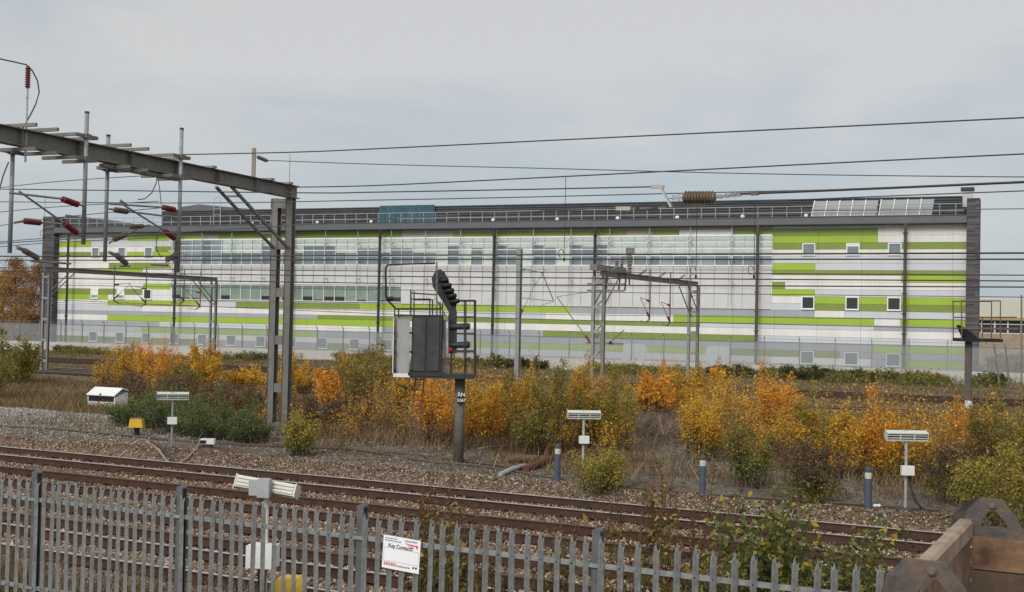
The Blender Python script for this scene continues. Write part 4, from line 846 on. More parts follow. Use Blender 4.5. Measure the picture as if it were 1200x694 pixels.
    # thickness
def s_of(px, py): return onD(px, py, DF).dot(T)
PS = [s_of(38, 560), s_of(208, 580), s_of(420, 610), s_of(697, 640)]; PS.append(PS[3]+PS[3]-PS[2]+.42)
PS = [PS[0]-2.9*2, PS[0]-2.9]+PS+[PS[-1]+2.9*(i+1) for i in range(4)]
for bay, s0 in enumerate(PS[:-1]):
    SP = PS[bay+1]-s0
    b = MB(); b.box(s0-.046, s0+.046, .03, .045, -.3, 1.84); b.box(s0-.046, s0+.046, .115, .13, -.3, 1.84); b.box(s0-.006, s0+.006, .046, .114, -.3, 1.84)
    b.prism([(-.05, 0), (.05, 0), (.045, .02), (.02, .032), (-.02, .032), (-.045, .02)], (s0, .03, 1.841), (1, 0, 0), (0, 0, 1), (0, 1, 0), .1)
    b.build('post', mat('post_grey', (.125, .135, .138), .65, .2, var=.15), pf)
    for z in (.32, 1.50):
        b = MB(); b.box(s0+.06, s0+SP-.06, .010, .016, z-.025, z+.025); b.box(s0+.06, s0+SP-.06, .016, .05, z+.019, z+.025); b.build('horizontal_rail', M_PALE, pf)
        MB().box(s0-.07, s0+.07, -.004, .009, z-.02, z+.02).build('fishplate', M_GALV, pf)
    for k in range(NPALE):
        s = s0+.085+(SP-.17)*k/(NPALE-1); dz = random.uniform(-.012, .012)
        if 2 <= bay < 8 and n_p < 98:
            o = bpy.data.objects.new('pale', PM_[random.randrange(4)]); COL.objects.link(o); o.parent = pf; o.location = (s, random.uniform(-.004, .004), dz); o.rotation_euler = (random.uniform(-.004, .008), random.uniform(-.006, .006), random.uniform(-.12, .12)); n_p += 1
        else:
            vs, fs = pale_mesh(random.uniform(-.006, .006)); far.add([(x+s, y, z+dz) for x, y, z in vs], fs)
if far.v: fo_ = far.build('pales', M_PALE, pf); fo_['kind'] = 'stuff'
# bolts
b = MB()
for bay, s0 in enumerate(PS[:-1]):
    SP = PS[bay+1]-s0
    for k in range(NPALE):
        s = s0+.085+(SP-.17)*k/(NPALE-1)
        for z in (.32, 1.50): b.lathe((s, .0, z), (s, -.022, z), [(0, .010), (1, .008)], 6)
bo = b.build('bolts', M_DARK, pf); bo['kind'] = 'stuff'
# sign on the fence
q = onD(470, 649.5, DF-.05); sn_ = local_thing('contact_sign', (q.x, q.y, q.z), 'white Key Contacts sign with a red swoosh fixed to the palisade pales', 'sign', rz=ANG)
X = Matrix.Rotation(R(3), 4, 'Y')
MB(X).box(-.245, .245, 0, .006, -.185, .185).build('board', mat('sign_white', (.76, .77, .79), .35, var=.02), sn_)
M_SG = mat('sign_grey_print', (.20, .21, .24), .6); M_SR = mat('sign_red_print', (.62, .04, .03), .5); M_NAVY = mat('sign_navy_print', (.05, .06, .10), .5)
b = MB(X)
for z, w0, w1 in ((.155, -.22, -.06), (.13, -.22, -.03)):
    x = w0
    while x < w1: wd = random.uniform(.015, .035); b.box(x, x+wd, -.0015, -.0003, z-.006, z+.006); x += wd+.008
b.box(-.23, .23, -.0015, -.0003, .048, .051); b.box(-.23, .23, -.0015, -.0003, -.101, -.098); b.box(-.231, -.229, -.0015, -.0003, -.098, .048); b.box(.229, .231, -.0015, -.0003, -.098, .048)
b.build('small_print', M_SG, sn_)
b = MB(X); x = -.22
while x < .12: wd = random.uniform(.012, .03); b.box(x, x+wd, -.0015, -.0003, -.15, -.132); x += wd+.006
x = -.22
while x < -.06: wd = random.uniform(.012, .03); b.box(x, x+wd, -.0016, -.0004, -.128, -.114); x += wd+.006
b.build('red_print', mat('sign_pink_print', (.55, .18, .16), .5), sn_)
b = MB(X)
for x in (.16, .195): b.box(x, x+.022, -.0015, -.0003, -.14, -.118)
b.build('dark_marks', M_BLACK, sn_)
b = MB(X); b.add([(.03, -.002, .135), (.10, -.002, .125), (.17, -.002, .122), (.215, -.002, .122), (.21, -.002, .085), (.195, -.002, .085), (.19, -.002, .108), (.13, -.002, .108), (.07, -.002, .118)], [(0, 1, 8), (1, 2, 7, 8), (2, 3, 6, 7), (3, 4, 5, 6)]); b.add([(.06, -.002, .105), (.15, -.002, .098), (.18, -.002, .083), (.12, -.002, .09)], [(0, 1, 2, 3)]); b.build('swoosh_logo', M_SR, sn_)
textmesh('lettering', 'Key Contacts', .058, M_NAVY, sn_, (-.01, -.003, .076), (R(90), R(3), 0), .0005, bold=.001); textmesh('lettering', 'NetworkRail', .03, M_NAVY, sn_, (.13, -.003, .150), (R(90), R(3), 0), .0005)
# ------------------------------------------------------------------ open wagon at the lower right
A = at(1060, 684, 6.45); TOPW = A.z; B = A+N*2.75
wg = local_thing('open_wagon', (A.x, A.y, 0), 'rusty brown open wagon with lifting lugs, cut off by the lower right corner', 'wagon', rz=ANG)
M_WG = mat('wagon_rust_paint', (.29, .195, .13), .75, .1, var=.22, scale=2.2, bump=.2, col2=(.09, .055, .038)); M_WGD = mat('wagon_dark_steel', (.055, .06, .068), .65, .2, var=.15, scale=5, bump=.3, col2=(.15, .105, .07)); M_WGT = mat('wagon_worn_edge', (.37, .285, .21), .6, .1, var=.15, scale=3, col2=(.20, .14, .10))
zt = TOPW; W_ = 2.75; M_WOODR = mat('rusty_plank', (.25, .15, .085), .8, 0, var=.25, scale=4, bump=.4, col2=(.075, .04, .025))
b = MB(); b.box(-.05, .0, .06, W_-.06, .9, zt-.14); b.build('end_wall', M_WG, wg)
b = MB(); b.prism([(-.075, -.12), (.012, -.12), (.012, -.02), (-.01, .0), (-.075, .0)], (0, .05, zt-.02), (1, 0, 0), (0, 0, 1), (0, 1, 0), W_-.1); b.build('end_top_beam', M_WGT, wg)
for y in (0, W_):
    sgn = 1 if y == 0 else -1
    b = MB(); b.box(0, 7, y-.04, y+.04, .9, zt-.61); b.build('side_wall', M_WG, wg)
    for i, (z0, z1) in enumerate(((zt-.60, zt-.38), (zt-.37, zt-.14))): MB().box(.005, 7, y-.045, y+.045, z0, z1).build('side_board', M_WOODR if i else mat('dark_rusty_plank', (.13, .09, .06), .8, 0, var=.25, scale=3, bump=.3), wg)
    b = MB()
    for x in (1.2, 2.4, 3.6, 4.8, 6.0): b.box(x-.04, x+.04, y-.09, y+.09, .9, zt-.62)
    b.build('stanchions', M_WGD, wg)
    # lifting lug: plate with a triangular hole and a bolt, on the corner
    b = MB(); h = .26; o_ = [(-.06, -.10), (.40, -.10), (.30, .12), (.22, h), (.06, h), (.0, h-.05)]
    hole = [(.10, -.02), (.27, -.02), (.20, .15), (.15, .15)]
    def L3(p, yy): return (p[0], y+yy, zt+p[1])
    for yy in (-.025, .025):
        pass
    h = .13; O3 = [(-.08, -.16), (.38, -.16), (.30, .0), (.20, h), (.05, h), (-.03, .04)]; H3 = [(.06, -.07), (.25, -.07), (.22, -.02), (.165, .045), (.115, .045), (.08, -.01)]
    order = [0, 1, 2, 3, 4, 5]; Hm = [H3[0], H3[1], H3[2], H3[3], H3[4], H3[5]]
    vs = [L3(p, -.025) for p in O3]+[L3(p, -.025) for p in Hm]+[L3(p, .025) for p in O3]+[L3(p, .025) for p in Hm]; fs = []
    for i in range(6):
        j = (i+1) % 6; fs += [(i, j, 6+j, 6+i), (12+i, 18+i, 18+j, 12+j), (i, 12+i, 12+j, j), (6+i, 6+j, 18+j, 18+i)]
    b.add(vs, fs); b.build('lifting_lug', M_WGD, wg)
    b = MB(); b.add([(-.08, y-.025, zt-.16), (-.03, y-.025, zt+.04), (.05, y-.025, zt+h), (-.16, y+.10*sgn, zt-.18), (-.11, y+.08*sgn, zt+.02), (-.01, y+.05*sgn, zt+h-.01)], [(0, 1, 4, 3), (1, 2, 5, 4)]); b.build('lug_gusset', M_WGD, wg)
    b = MB(); b.lathe((.14, y-.026, zt+.085), (.14, y-.055, zt+.085), [(0, .026), (.5, .026), (.55, .02), (1, .016)], 10); b.build('bolt', M_RUSTY, wg)
b = MB(); b.box(0, 7, 0, W_, .82, .9); b.build('floor', M_WGD, wg); b = MB(); b.box(.2, 7, .35, .55, .5, .82); b.box(.2, 7, W_-.55, W_-.35, .5, .82); b.build('underframe', M_WGD, wg)
for x in (1.2, 5.5):
    for y in (W_/2-.75, W_/2+.75): MB().lathe((x, y-.06, .45), (x, y+.06, .45), [(0, .45), (1, .45)], 24).build('wheel', M_WGD, wg)
track(8, A.dot(N)+W_/2-.75, A.dot(N)+W_/2+.75, 'siding track under the rusty open wagon, on the near side of the palisade fence', s0=-30, s1=40, shiny=False, sleepers=False)
# ------------------------------------------------------------------ vegetation
def leafmesh(name, P, size, cols, seed, up=.35):
    g = np.random.default_rng(seed); n = len(P); P = np.asarray(P)
    a = g.normal(0, 1, (n, 3)); a /= np.linalg.norm(a, axis=1)[:, None]; r = g.normal(0, 1, (n, 3)); r[:, 2] += up; c = np.cross(a, r); c /= np.linalg.norm(c, axis=1)[:, None]; b_ = np.cross(a, c)
    s = (size*g.uniform(.5, 1.5, n))[:, None]
    v = np.stack([P+a*s, P+c*s*.5, P-a*s*.9, P-c*s*.5], 1)
    me = bpy.data.meshes.new(name); me.vertices.add(n*4); me.vertices.foreach_set('co', v.astype(np.float32).ravel()); me.loops.add(n*4); me.loops.foreach_set('vertex_index', np.arange(n*4, dtype=np.int32))
    me.polygons.add(n); me.polygons.foreach_set('loop_start', np.arange(0, n*4, 4, dtype=np.int32)); me.update(calc_edges=True)
    attr_color(me, np.repeat(cols, 4, axis=0)); me.materials.append(M_LEAF); return me
PAL = {'orange': [(.72, .31, .035), (.80, .39, .04), (.56, .24, .03), (.85, .47, .06), (.42, .19, .035)], 'yellow': [(.66, .38, .035), (.78, .42, .04), (.48, .33, .05), (.60, .28, .03), (.34, .26, .05)],
       'amber': [(.52, .28, .04), (.62, .33, .035), (.38, .22, .04), (.28, .21, .05), (.70, .42, .05)], 'olive': [(.21, .19, .045), (.30, .24, .05), (.14, .14, .04), (.38, .27, .05), (.10, .11, .035)], 'green': [(.075, .12, .04), (.11, .16, .05), (.045, .075, .03), (.17, .19, .06), (.22, .24, .10)],
       'dark': [(.04, .06, .03), (.06, .085, .035), (.10, .10, .04), (.03, .04, .02)], 'brown': [(.17, .11, .06), (.11, .075, .045), (.22, .15, .08), (.08, .055, .035)], 'lemon': [(.30, .25, .045), (.42, .31, .045), (.24, .23, .05), (.18, .17, .04)], 'rust': [(.36, .19, .07), (.25, .14, .06), (.46, .27, .09), (.18, .12, .06), (.32, .22, .10)]}
def bush(px, base, top, wpx, kind, label, name='birch_sapling', cat='shrub', dens=1., kind2=None, leaf=None, n=None, Y=None, group=None, stems=None, shape='birch'):
    q = gnd(px, base) if Y is None else at(px, base, Y); q.z = gz(q.x, q.y); sc = F/q.y; h = max(.3, (base-top)/sc); rad = wpx/sc/2; sd = int(px*7+top)
    g = np.random.default_rng(sd); ns = stems or max(5, int(7+rad*9)); sz = leaf or (.034 if q.y < 45 else .042 if q.y < 65 else .06)
    n = n or int(min(9000, dens*1500*rad*2*h*(.042/sz)**1.6+500))
    P = []; C = []; st = MB(); pl = np.array(PAL[kind]); pl2 = np.array(PAL[kind2 or kind]); per = n//ns
    for k in range(ns):
        a = g.uniform(0, 2*math.pi); rr_ = rad*math.sqrt(g.uniform(0, 1)); hh = h*(1-.30*(rr_/rad)**1.5)*g.uniform(.66 if shape != 'low' else .35, 1.08) if k else h*1.04
        bx, by = q.x+math.cos(a)*rr_*.55, q.y+math.sin(a)*rr_*.55; tx, ty = q.x+math.cos(a)*rr_*1.0, q.y+math.sin(a)*rr_*1.0
        pts_ = [Vector((bx, by, q.z-.05)), Vector((lerp(bx, tx, .35)+g.normal(0, .03), lerp(by, ty, .35), q.z+hh*.4)), Vector((tx, ty, q.z+hh*.93))]
        st.tube(pts_, [.013+.005*h, .010+.003*h, .004], 4, cap=False)
        if k % 4 == 0 and shape == 'birch': st.tube([pts_[1], Vector((tx+g.normal(0, .12), ty, q.z+hh*g.uniform(1.0, 1.15)))], [.007, .003], 3, cap=False)
        lo = {'birch': .14, 'low': .02, 'round': .1}[shape]
        nt_ = max(4, int(per/14)); col_base = (pl if g.uniform() < .7 else pl2)[g.integers(0, len(pl) if kind2 is None else min(len(pl), len(pl2)))]
        for j in range(nt_):
            t = lo+(1-lo)*g.uniform(0, 1)**.85; c0 = pts_[0].lerp(pts_[1], t/.43) if t < .43 else pts_[1].lerp(pts_[2], (t-.43)/.57)
            ln = (.10+.26*rad*(1-t)**.7+.05*h*(1-t))*g.uniform(.4, 1.25); an = g.uniform(0, 2*math.pi); e_ = Vector((math.cos(an)*ln, math.sin(an)*ln, ln*g.uniform(.1, 1.1)))
            if j % 3 == 0: st.tube([c0, c0+e_], [.004, .002], 3, cap=False)
            m_ = 14; tt = g.uniform(.15, 1.1, m_)[:, None]; pp = np.array(c0)[None]+np.array(e_)[None]*tt+g.normal(0, .05+.02*rad, (m_, 3)); pp[:, 2] = np.maximum(pp[:, 2], q.z+.01)
            P.append(pp); src = pl2 if (kind2 and t < .42+g.normal(0, .12)) else pl
            cc = .55*src[g.integers(0, len(src), m_)]+.45*np.array(src[g.integers(0, len(src))]); C.append(cc*g.uniform(.7, 1.2, (m_, 1)))
    P = np.concatenate(P); C = np.concatenate(C)
    t = thing(name, q, label, cat, group); me = leafmesh('foliage', P-np.array(q)[None], sz, C, sd); o = bpy.data.objects.new('foliage', me); COL.objects.link(o); o.parent = t
    st.build('stems', M_BARK, t)
    return t
OR = 'autumn shrubs between the tracks'
BU = [
 (10, 452, 388, 62, 'olive', 'lemon', 'bushy yellow green shrub at the far left edge, right before the small gantry leg'), (-22, 470, 398, 60, 'olive', None, 'green shrub cut off by the left edge'),
 (135, 470, 405, 44, 'amber', 'brown', 'amber shrub at the left end of the orange pair above the white bin'), (176, 462, 400, 60, 'orange', 'amber', 'bright orange shrub above and right of the white bin'), (178, 474, 440, 100, 'brown', 'rust', 'brown thicket behind the green brambles'),
 (238, 458, 403, 50, 'yellow', 'amber', 'yellow orange shrub between the small gantry right leg and the large column'), (213, 470, 430, 44, 'olive', 'amber', 'dull yellow shrub just left of the small gantry right leg'),
 (290, 455, 434, 54, 'yellow', None, 'low yellow twiggy shrub left of the large gantry column'), (334, 476, 412, 28, 'yellow', 'amber', 'yellow shrub showing between the twin columns'), (352, 466, 428, 30, 'yellow', 'brown', 'sparse yellow shrub right of the large gantry column'), (275, 492, 455, 90, 'brown', 'olive', 'brown thicket left of the large gantry column'),
 (394, 482, 420, 46, 'orange', None, 'compact bright orange bush with rounded outline right of the large column'), (430, 486, 405, 72, 'olive', 'brown', 'tall olive shrub with dark seed heads behind the compact orange bush'), (462, 492, 430, 40, 'amber', 'brown', 'amber shrub left below the signal cabinet'), (385, 500, 470, 90, 'brown', None, 'dry brown growth beneath the compact orange bush'),
 (512, 520, 436, 56, 'orange', 'rust', 'orange leafed shrub just left of the signal post'), (562, 518, 428, 48, 'yellow', 'orange', 'yellow orange shrub just right of the signal post'), (592, 510, 436, 40, 'olive', 'amber', 'olive amber shrub right of the yellow one by the signal post'),
 (622, 522, 430, 56, 'amber', 'rust', 'rust orange shrub in front of the grey mast'), (655, 534, 424, 60, 'olive', 'amber', 'wide olive amber shrub behind the middle lamp'), (690, 528, 422, 50, 'amber', 'olive', 'amber shrub in front of the lattice gantry left leg'), (722, 530, 432, 54, 'lemon', 'amber', 'yellow green shrub with orange patches right of the middle lamp'), (700, 572, 524, 62, 'lemon', 'olive', 'low yellow green bush around the foot of the middle lamp'), (632, 535, 485, 50, 'olive', 'brown', 'low olive scrub behind the leftmost bollard'),
 (768, 498, 426, 38, 'orange', 'brown', 'narrow orange shrub with a bare brown base under the lattice gantry beam'), (800, 490, 424, 44, 'amber', 'orange', 'amber shrub left of the gantry right leg'), (838, 520, 438, 60, 'yellow', 'amber', 'yellow shrub right of the gantry right leg'), (818, 538, 466, 46, 'yellow', 'olive', 'yellow olive shrub behind the middle bollard'), (884, 570, 500, 62, 'olive', 'green', 'dense olive green scrub just right of the middle bollard'),
 (836, 470, 420, 24, 'orange', None, 'small orange shrub top beside the gantry right leg'), (905, 530, 428, 56, 'orange', 'amber', 'tall orange shrub right of centre before the facade edge'), (930, 552, 470, 60, 'amber', 'rust', 'rusty amber shrub at the foot of the tall yellow ones'), (966, 555, 452, 62, 'lemon', 'yellow', 'tall lemon yellow shrub left of the right hand lamp'), (992, 560, 478, 40, 'yellow', 'amber', 'yellow shrub between the lemon yellow one and the right hand lamp'), (1035, 560, 458, 48, 'orange', 'amber', 'orange shrub directly behind the right hand lamp'), (1065, 562, 484, 50, 'amber', 'olive', 'thin amber scrub behind the pole of the right hand lamp'),
 (1138, 545, 472, 52, 'orange', 'rust', 'orange shrub before the brown signal post at right'), (1175, 560, 452, 70, 'olive', 'brown', 'tall olive brown shrub with dark seed heads near the right edge'), (1165, 612, 516, 96, 'lemon', 'olive', 'yellow green scrub above the wagon corner'), (1230, 600, 460, 90, 'olive', 'amber', 'olive shrub cut off by the right edge'), (950, 585, 520, 80, 'brown', 'olive', 'brown scrub between the middle and right bollards'), (1110, 590, 530, 70, 'brown', 'olive', 'brown scrub right of the right hand lamp'),
]
for px, ba, tp, wd, k1, k2, lb in BU: bush(px, ba, tp-7, wd*1.22, k1, lb, kind2=k2, dens=1.0, group=OR)
bush(352, 532, 482, 52, 'lemon', 'green yellow bush growing round the foot of the large gantry column', kind2='green', group=OR, dens=1.3)
for px, ba, tp, wd, lb in ((160, 504, 462, 84, 'green bramble right behind the yellow hooded unit'), (212, 509, 450, 112, 'tallest part of the green brambles behind the grey posted lamp'), (256, 514, 468, 96, 'green bramble right behind the small white junction box'), (292, 518, 486, 60, 'low green bramble tailing off left of the large gantry column')):
    bush(px, ba, tp, wd, 'green', lb, name='bramble', cat='bramble', shape='low', dens=1.5, leaf=.034, group='brambles', kind2='dark')
for px, ba, tp, wd, k1, lb in ((75, 414, 403, 22, 'dark', 'small dark shrub by the wall behind the small gantry left leg'), (100, 416, 408, 26, 'olive', 'low olive shrub by the wall left of the orange pair'), (562, 432, 416, 26, 'dark', 'dark shrub by the wall just right of the signal cage'), (592, 434, 414, 34, 'dark', 'dark green shrub by the wall left of the grey mast'), (622, 434, 416, 30, 'dark', 'dark green shrub by the wall right of the grey mast'), (520, 430, 418, 60, 'olive', 'olive shrub by the wall behind the signal'),
        (858, 446, 428, 44, 'dark', 'dark shrub by the wall beyond the gantry right leg'), (905, 446, 430, 46, 'green', 'green shrub by the wall below the facade edge'), (945, 450, 429, 50, 'dark', 'dark green shrub by the wall under the left ground floor window'), (985, 450, 434, 46, 'green', 'green shrub by the wall under the middle ground floor window'), (1025, 452, 436, 60, 'dark', 'low dark shrub by the wall under the right ground floor window'), (1075, 456, 438, 50, 'olive', 'olive shrub by the wall left of the brown signal post'), (1162, 456, 434, 38, 'green', 'green shrub by the wall right of the brown signal post'), (430, 424, 404, 60, 'olive', 'olive brown shrub by the wall behind the compact orange bush'), (730, 436, 424, 50, 'olive', 'olive shrub by the wall below the left pair of doors'), (300, 417, 411, 40, 'dark', 'tiny dark shrub by the wall left of the large gantry column')):
    bush(px, ba, lerp(ba, tp, .72), wd*1.45, k1, lb, name='shrub', shape='low', leaf=.075, dens=2.6, kind2='olive', group='shrubs along the concrete wall', Y=onplane(px, ba, FP(0, 6, 0), FT).y)
# autumn trees beyond the wall at the left
def tree(X, Y, h, rad, kind, label, seed):
    g = np.random.default_rng(seed); t = thing('autumn_tree', (X, Y, 0), label, 'tree', 'autumn trees at the far left')
    O = Vector((X, Y, 0)); st = MB(); P = []; C = []; pl = np.array(PAL[kind])
    st.tube([O, O+Vector((.2, 0, h*.45)), O+Vector((0, 0, h*.95))], [.28, .17, .03], 7)
    for k in range(52):
        z = h*g.uniform(.1, .97); a = g.uniform(0, 2*math.pi); ln = rad*math.sin(math.pi*min(1, max(.12, (z/h))**.75))*g.uniform(.6, 1.15)+.3; E1 = O+Vector((math.cos(a)*ln, math.sin(a)*ln, z+ln*.45)); S0 = O+Vector((0, 0, z))
        st.tube([S0, E1], [.05, .012], 4, cap=False)
        for j in range(9):
            c0 = S0.lerp(E1, g.uniform(.25, 1.05)); m_ = 34; pp = np.array(c0)[None]+g.normal(0, .42, (m_, 3))*np.array([1, 1, .7]); P.append(pp); C.append((.5*pl[g.integers(0, len(pl), m_)]+.5*pl[g.integers(0, len(pl))])*g.uniform(.75, 1.2, (m_, 1)))
    P = np.concatenate(P); C = np.concatenate(C); me = leafmesh('crown', P-np.array(O)[None], .10, C, seed); o = bpy.data.objects.new('crown', me); COL.objects.link(o); o.parent = t; st.build('trunk', M_BARK, t)
for X_, Y_, h_, r_, k_, lb, sd in ((-63.5, 158, 11.0, 3.2, 'rust', 'rust brown tree touching the left edge, second from the dark brick pier', 1), (-58, 152, 10.6, 2.6, 'rust', 'pale rust tree just left of the dark brick pier', 2), (-68, 165, 9, 3.5, 'amber', 'amber tree cut off by the left frame edge', 3), (-75, 160, 10, 3.5, 'rust', 'rust tree beyond the left frame edge', 4)):
    tree(X_, Y_, h_, r_, k_, lb, sd)
bush(25, 388, 352, 60, 'rust', 'reddish undergrowth below the rust trees at the far left', Y=150, leaf=.12, dens=2, shape='low')
bush(1190, 412, 388, 70, 'rust', 'rusty undergrowth in front of the cream works building', Y=125, leaf=.10, dens=2.5, shape='low', kind2='amber')
g = np.random.default_rng(41); P = []; C = []; pw = np.array(PAL['green']+PAL['olive']+PAL['brown'])
k = 0
while k < 900:
    u = g.uniform(5, 100); off = g.uniform(4.5, 9.5); q = FP(u, off, 0)
    if .5+.6*sn(u, off, .33)+.3*sn(u, 3, 1.1)+(.25 if u > 62 else -.25) < g.uniform(.2, 1): continue
    k += 1; z0 = gz(q.x, q.y); h = g.uniform(.25, .8); n_ = 40; c_ = pw[g.integers(0, len(pw))]; e_ = g.normal(0, .28, (n_, 3)); e_[:, 2] = g.uniform(0, h, n_); P.append(np.array([q.x, q.y, z0])+e_); C.append((.5*c_+.5*pw[g.integers(0, len(pw), n_)])*g.uniform(.7, 1.2, (n_, 1)))
me = leafmesh('wall_weeds', np.concatenate(P), .07, np.concatenate(C), 42); o = bpy.data.objects.new('wall_weeds', me); COL.objects.link(o); tag(o, 'ragged low weeds straggling along the foot of the concrete wall', 'weeds', kind='stuff')
# dry grass and dead stalks: uncountable ground cover
def blades(name, n, fn, hgt, pal, label, seed, wd=.006, lean=.5):
    g = np.random.default_rng(seed); pts = []
    while len(pts) < n:
        p = fn(g)
        if p is not None: pts.append(p)
    P = np.array(pts); m_ = len(P); hh = hgt*g.uniform(.4, 1.3, m_); d = g.normal(0, lean, (m_, 2))*hh[:, None]; a = g.uniform(0, math.pi, m_); w_ = np.stack([np.cos(a), np.sin(a), np.zeros(m_)], 1)*wd*g.uniform(.6, 1.4, (m_, 1))
    top = P+np.stack([d[:, 0], d[:, 1], hh], 1); v = np.stack([P-w_, P+w_, top+w_*.3, top-w_*.3], 1)
    me = bpy.data.meshes.new(name); me.vertices.add(m_*4); me.vertices.foreach_set('co', v.astype(np.float32).ravel()); me.loops.add(m_*4); me.loops.foreach_set('vertex_index', np.arange(m_*4, dtype=np.int32)); me.polygons.add(m_); me.polygons.foreach_set('loop_start', np.arange(0, m_*4, 4, dtype=np.int32)); me.update(calc_edges=True)
    pl = np.array(pal); attr_color(me, np.repeat(pl[g.integers(0, len(pl), m_)]*g.uniform(.7, 1.3, (m_, 1)), 4, axis=0)); me.materials.append(M_HEDGE); o = bpy.data.objects.new(name, me); COL.objects.link(o); tag(o, label, 'dry grass', kind='stuff')
BRN = [(.18, .125, .07), (.12, .085, .05), (.25, .18, .10), (.09, .07, .045), (.15, .13, .05), (.20, .10, .04)]
def f1(g):
    D = g.uniform(30.5, 55); s = g.uniform(-1.2*D, .02*D)
    if sn(s, D, .27)+.5*g.normal() < -.15+1.1*math.exp(-((D-33.5)/3)**2-((s+36)/9)**2) or (D < 34 and g.uniform() < .75): return None
    p = TN(s, D); return (p.x, p.y, gz(p.x, p.y))
blades('dry_grass', 90000, f1, .30, BRN, 'dry brown grass and stalks covering the ground between the near and far tracks', 11, wd=.012, lean=.55)
def f2(g):
    D = g.uniform(67.5, 94); s = g.uniform(-1.2*D, .0*D)
    if 74 < D < 83.5 or (D < 73 and g.uniform() < .5): return None
    p = TN(s, D); 
    if (p-FL).dot(FN) > -5: return None
    return (p.x, p.y, gz(p.x, p.y))
blades('verge_grass', 42000, f2, .17, BRN+[(.10, .11, .04), (.14, .14, .05)], 'rough brown grass between and beyond the far tracks, up to the wall', 12, wd=.022)
def f3(g):
    D = g.uniform(12.1, 14.2); s = g.uniform(-18, 0); p = TN(s, D); 
    if g.uniform() > .35+.3*sn(s, D, 1.1): return None
    return (p.x, p.y, gz(p.x, p.y))
blades('fence_foot_grass', 9000, f3, .38, BRN+[(.28, .22, .12)], 'dry grass growing along the foot of the palisade fence', 13, wd=.005)
def f4(g):
    q = gnd(g.normal(775, 26), g.normal(505, 7)); return (q.x, q.y, gz(q.x, q.y)+g.uniform(0, .3))
blades('dead_twigs', 2600, f4, .5, [(.17, .13, .10), (.24, .19, .15), (.11, .08, .06)], 'heap of bare grey brown twigs below the narrow orange shrub', 14, wd=.008, lean=1.3)
# continuous scrub between the saplings: one uncountable mass
g = np.random.default_rng(31); P = []; C = []; TW = MB(); pA = np.array(PAL['amber']+PAL['olive']+[(.60, .26, .035)]); pB = np.array(PAL['brown']+PAL['olive']+PAL['rust'])
pO = np.array(PAL['orange']+PAL['yellow'])
k = 0
while k < 1900:
    D = g.uniform(33.5, 55); px = g.uniform(90, 1260) if g.uniform() < .3 else g.uniform(380, 1260); q = onD(px, 480, D); x, y = q.x, q.y; s_ = x*T.x+y*T.y
    m = .5+.5*sn(s_, D, .45)+.25*sn(s_, D, 1.3)
    if px < 400: m -= .45
    if 735 < px < 815 and D < 47: m -= 1
    if 430 < px < 640 and D < 37: m -= 1
    if px > 640 and D < 36.5: m -= .8
    if px > 925 and D > 45: m -= .35
    if m < g.uniform(.0, .75): continue
    k += 1; h = g.uniform(.6, 2.5)*min(1.2, .5+m*.6)*(1 if px > 400 else .55)*(.45 if px > 925 and D > 44 else 1); z0 = gz(x, y); cb = g.uniform(); pl = pA if cb < .45 else (pO if cb > .66 else pB)
    for st_ in range(3):
        e_ = np.array([x+g.normal(0, .28), y+g.normal(0, .28), z0+h*g.uniform(.7, 1.05)]); b0 = np.array([x+g.normal(0, .08), y+g.normal(0, .08), z0]); TW.tube([b0, e_], [.007, .003], 3, cap=False)
        n_ = 26; tt = g.uniform(.08, 1.03, n_)[:, None]; P.append(b0+(e_-b0)*tt+g.normal(0, .11, (n_, 3))); dark = tt < .4
        c1 = .6*pl[g.integers(0, len(pl), n_)]+.4*pl[g.integers(0, len(pl))]; c2 = pB[g.integers(0, len(pB), n_)]; C.append(np.where(dark, c2, c1)*g.uniform(.7, 1.2, (n_, 1)))
P = np.concatenate(P); C = np.concatenate(C); P[:, 2] = np.maximum(P[:, 2], -.02)
me = leafmesh('scrub_thicket', P, .040, C, 33); n0 = len(me.vertices); o = bpy.data.objects.new('scrub_thicket', me); COL.objects.link(o); tag(o, 'tangled amber, olive and brown scrub filling the gaps between the saplings', 'scrub', kind='stuff')
o = TW.build('scrub_stems', M_BARK, o); o['kind'] = 'stuff'
# leaf litter
g = np.random.default_rng(21); P = []
for _ in range(26000):
    D = g.uniform(28.5, 56); s = g.uniform(-1.2*D, 0); 
    if sn(s, D, .31) < -.2: continue
    p = TN(s, D); P.append((p.x, p.y, gz(p.x, p.y)+.02))
P = np.array(P); pl = np.array([(.22, .11, .045), (.15, .08, .04), (.35, .20, .06), (.11, .07, .04)]); me = leafmesh('leaf_litter', P, .035, pl[g.integers(0, 4, len(P))], 22); o = bpy.data.objects.new('leaf_litter', me); COL.objects.link(o); tag(o, 'fallen brown and orange leaves on the ground among the shrubs', 'leaf litter', kind='stuff')
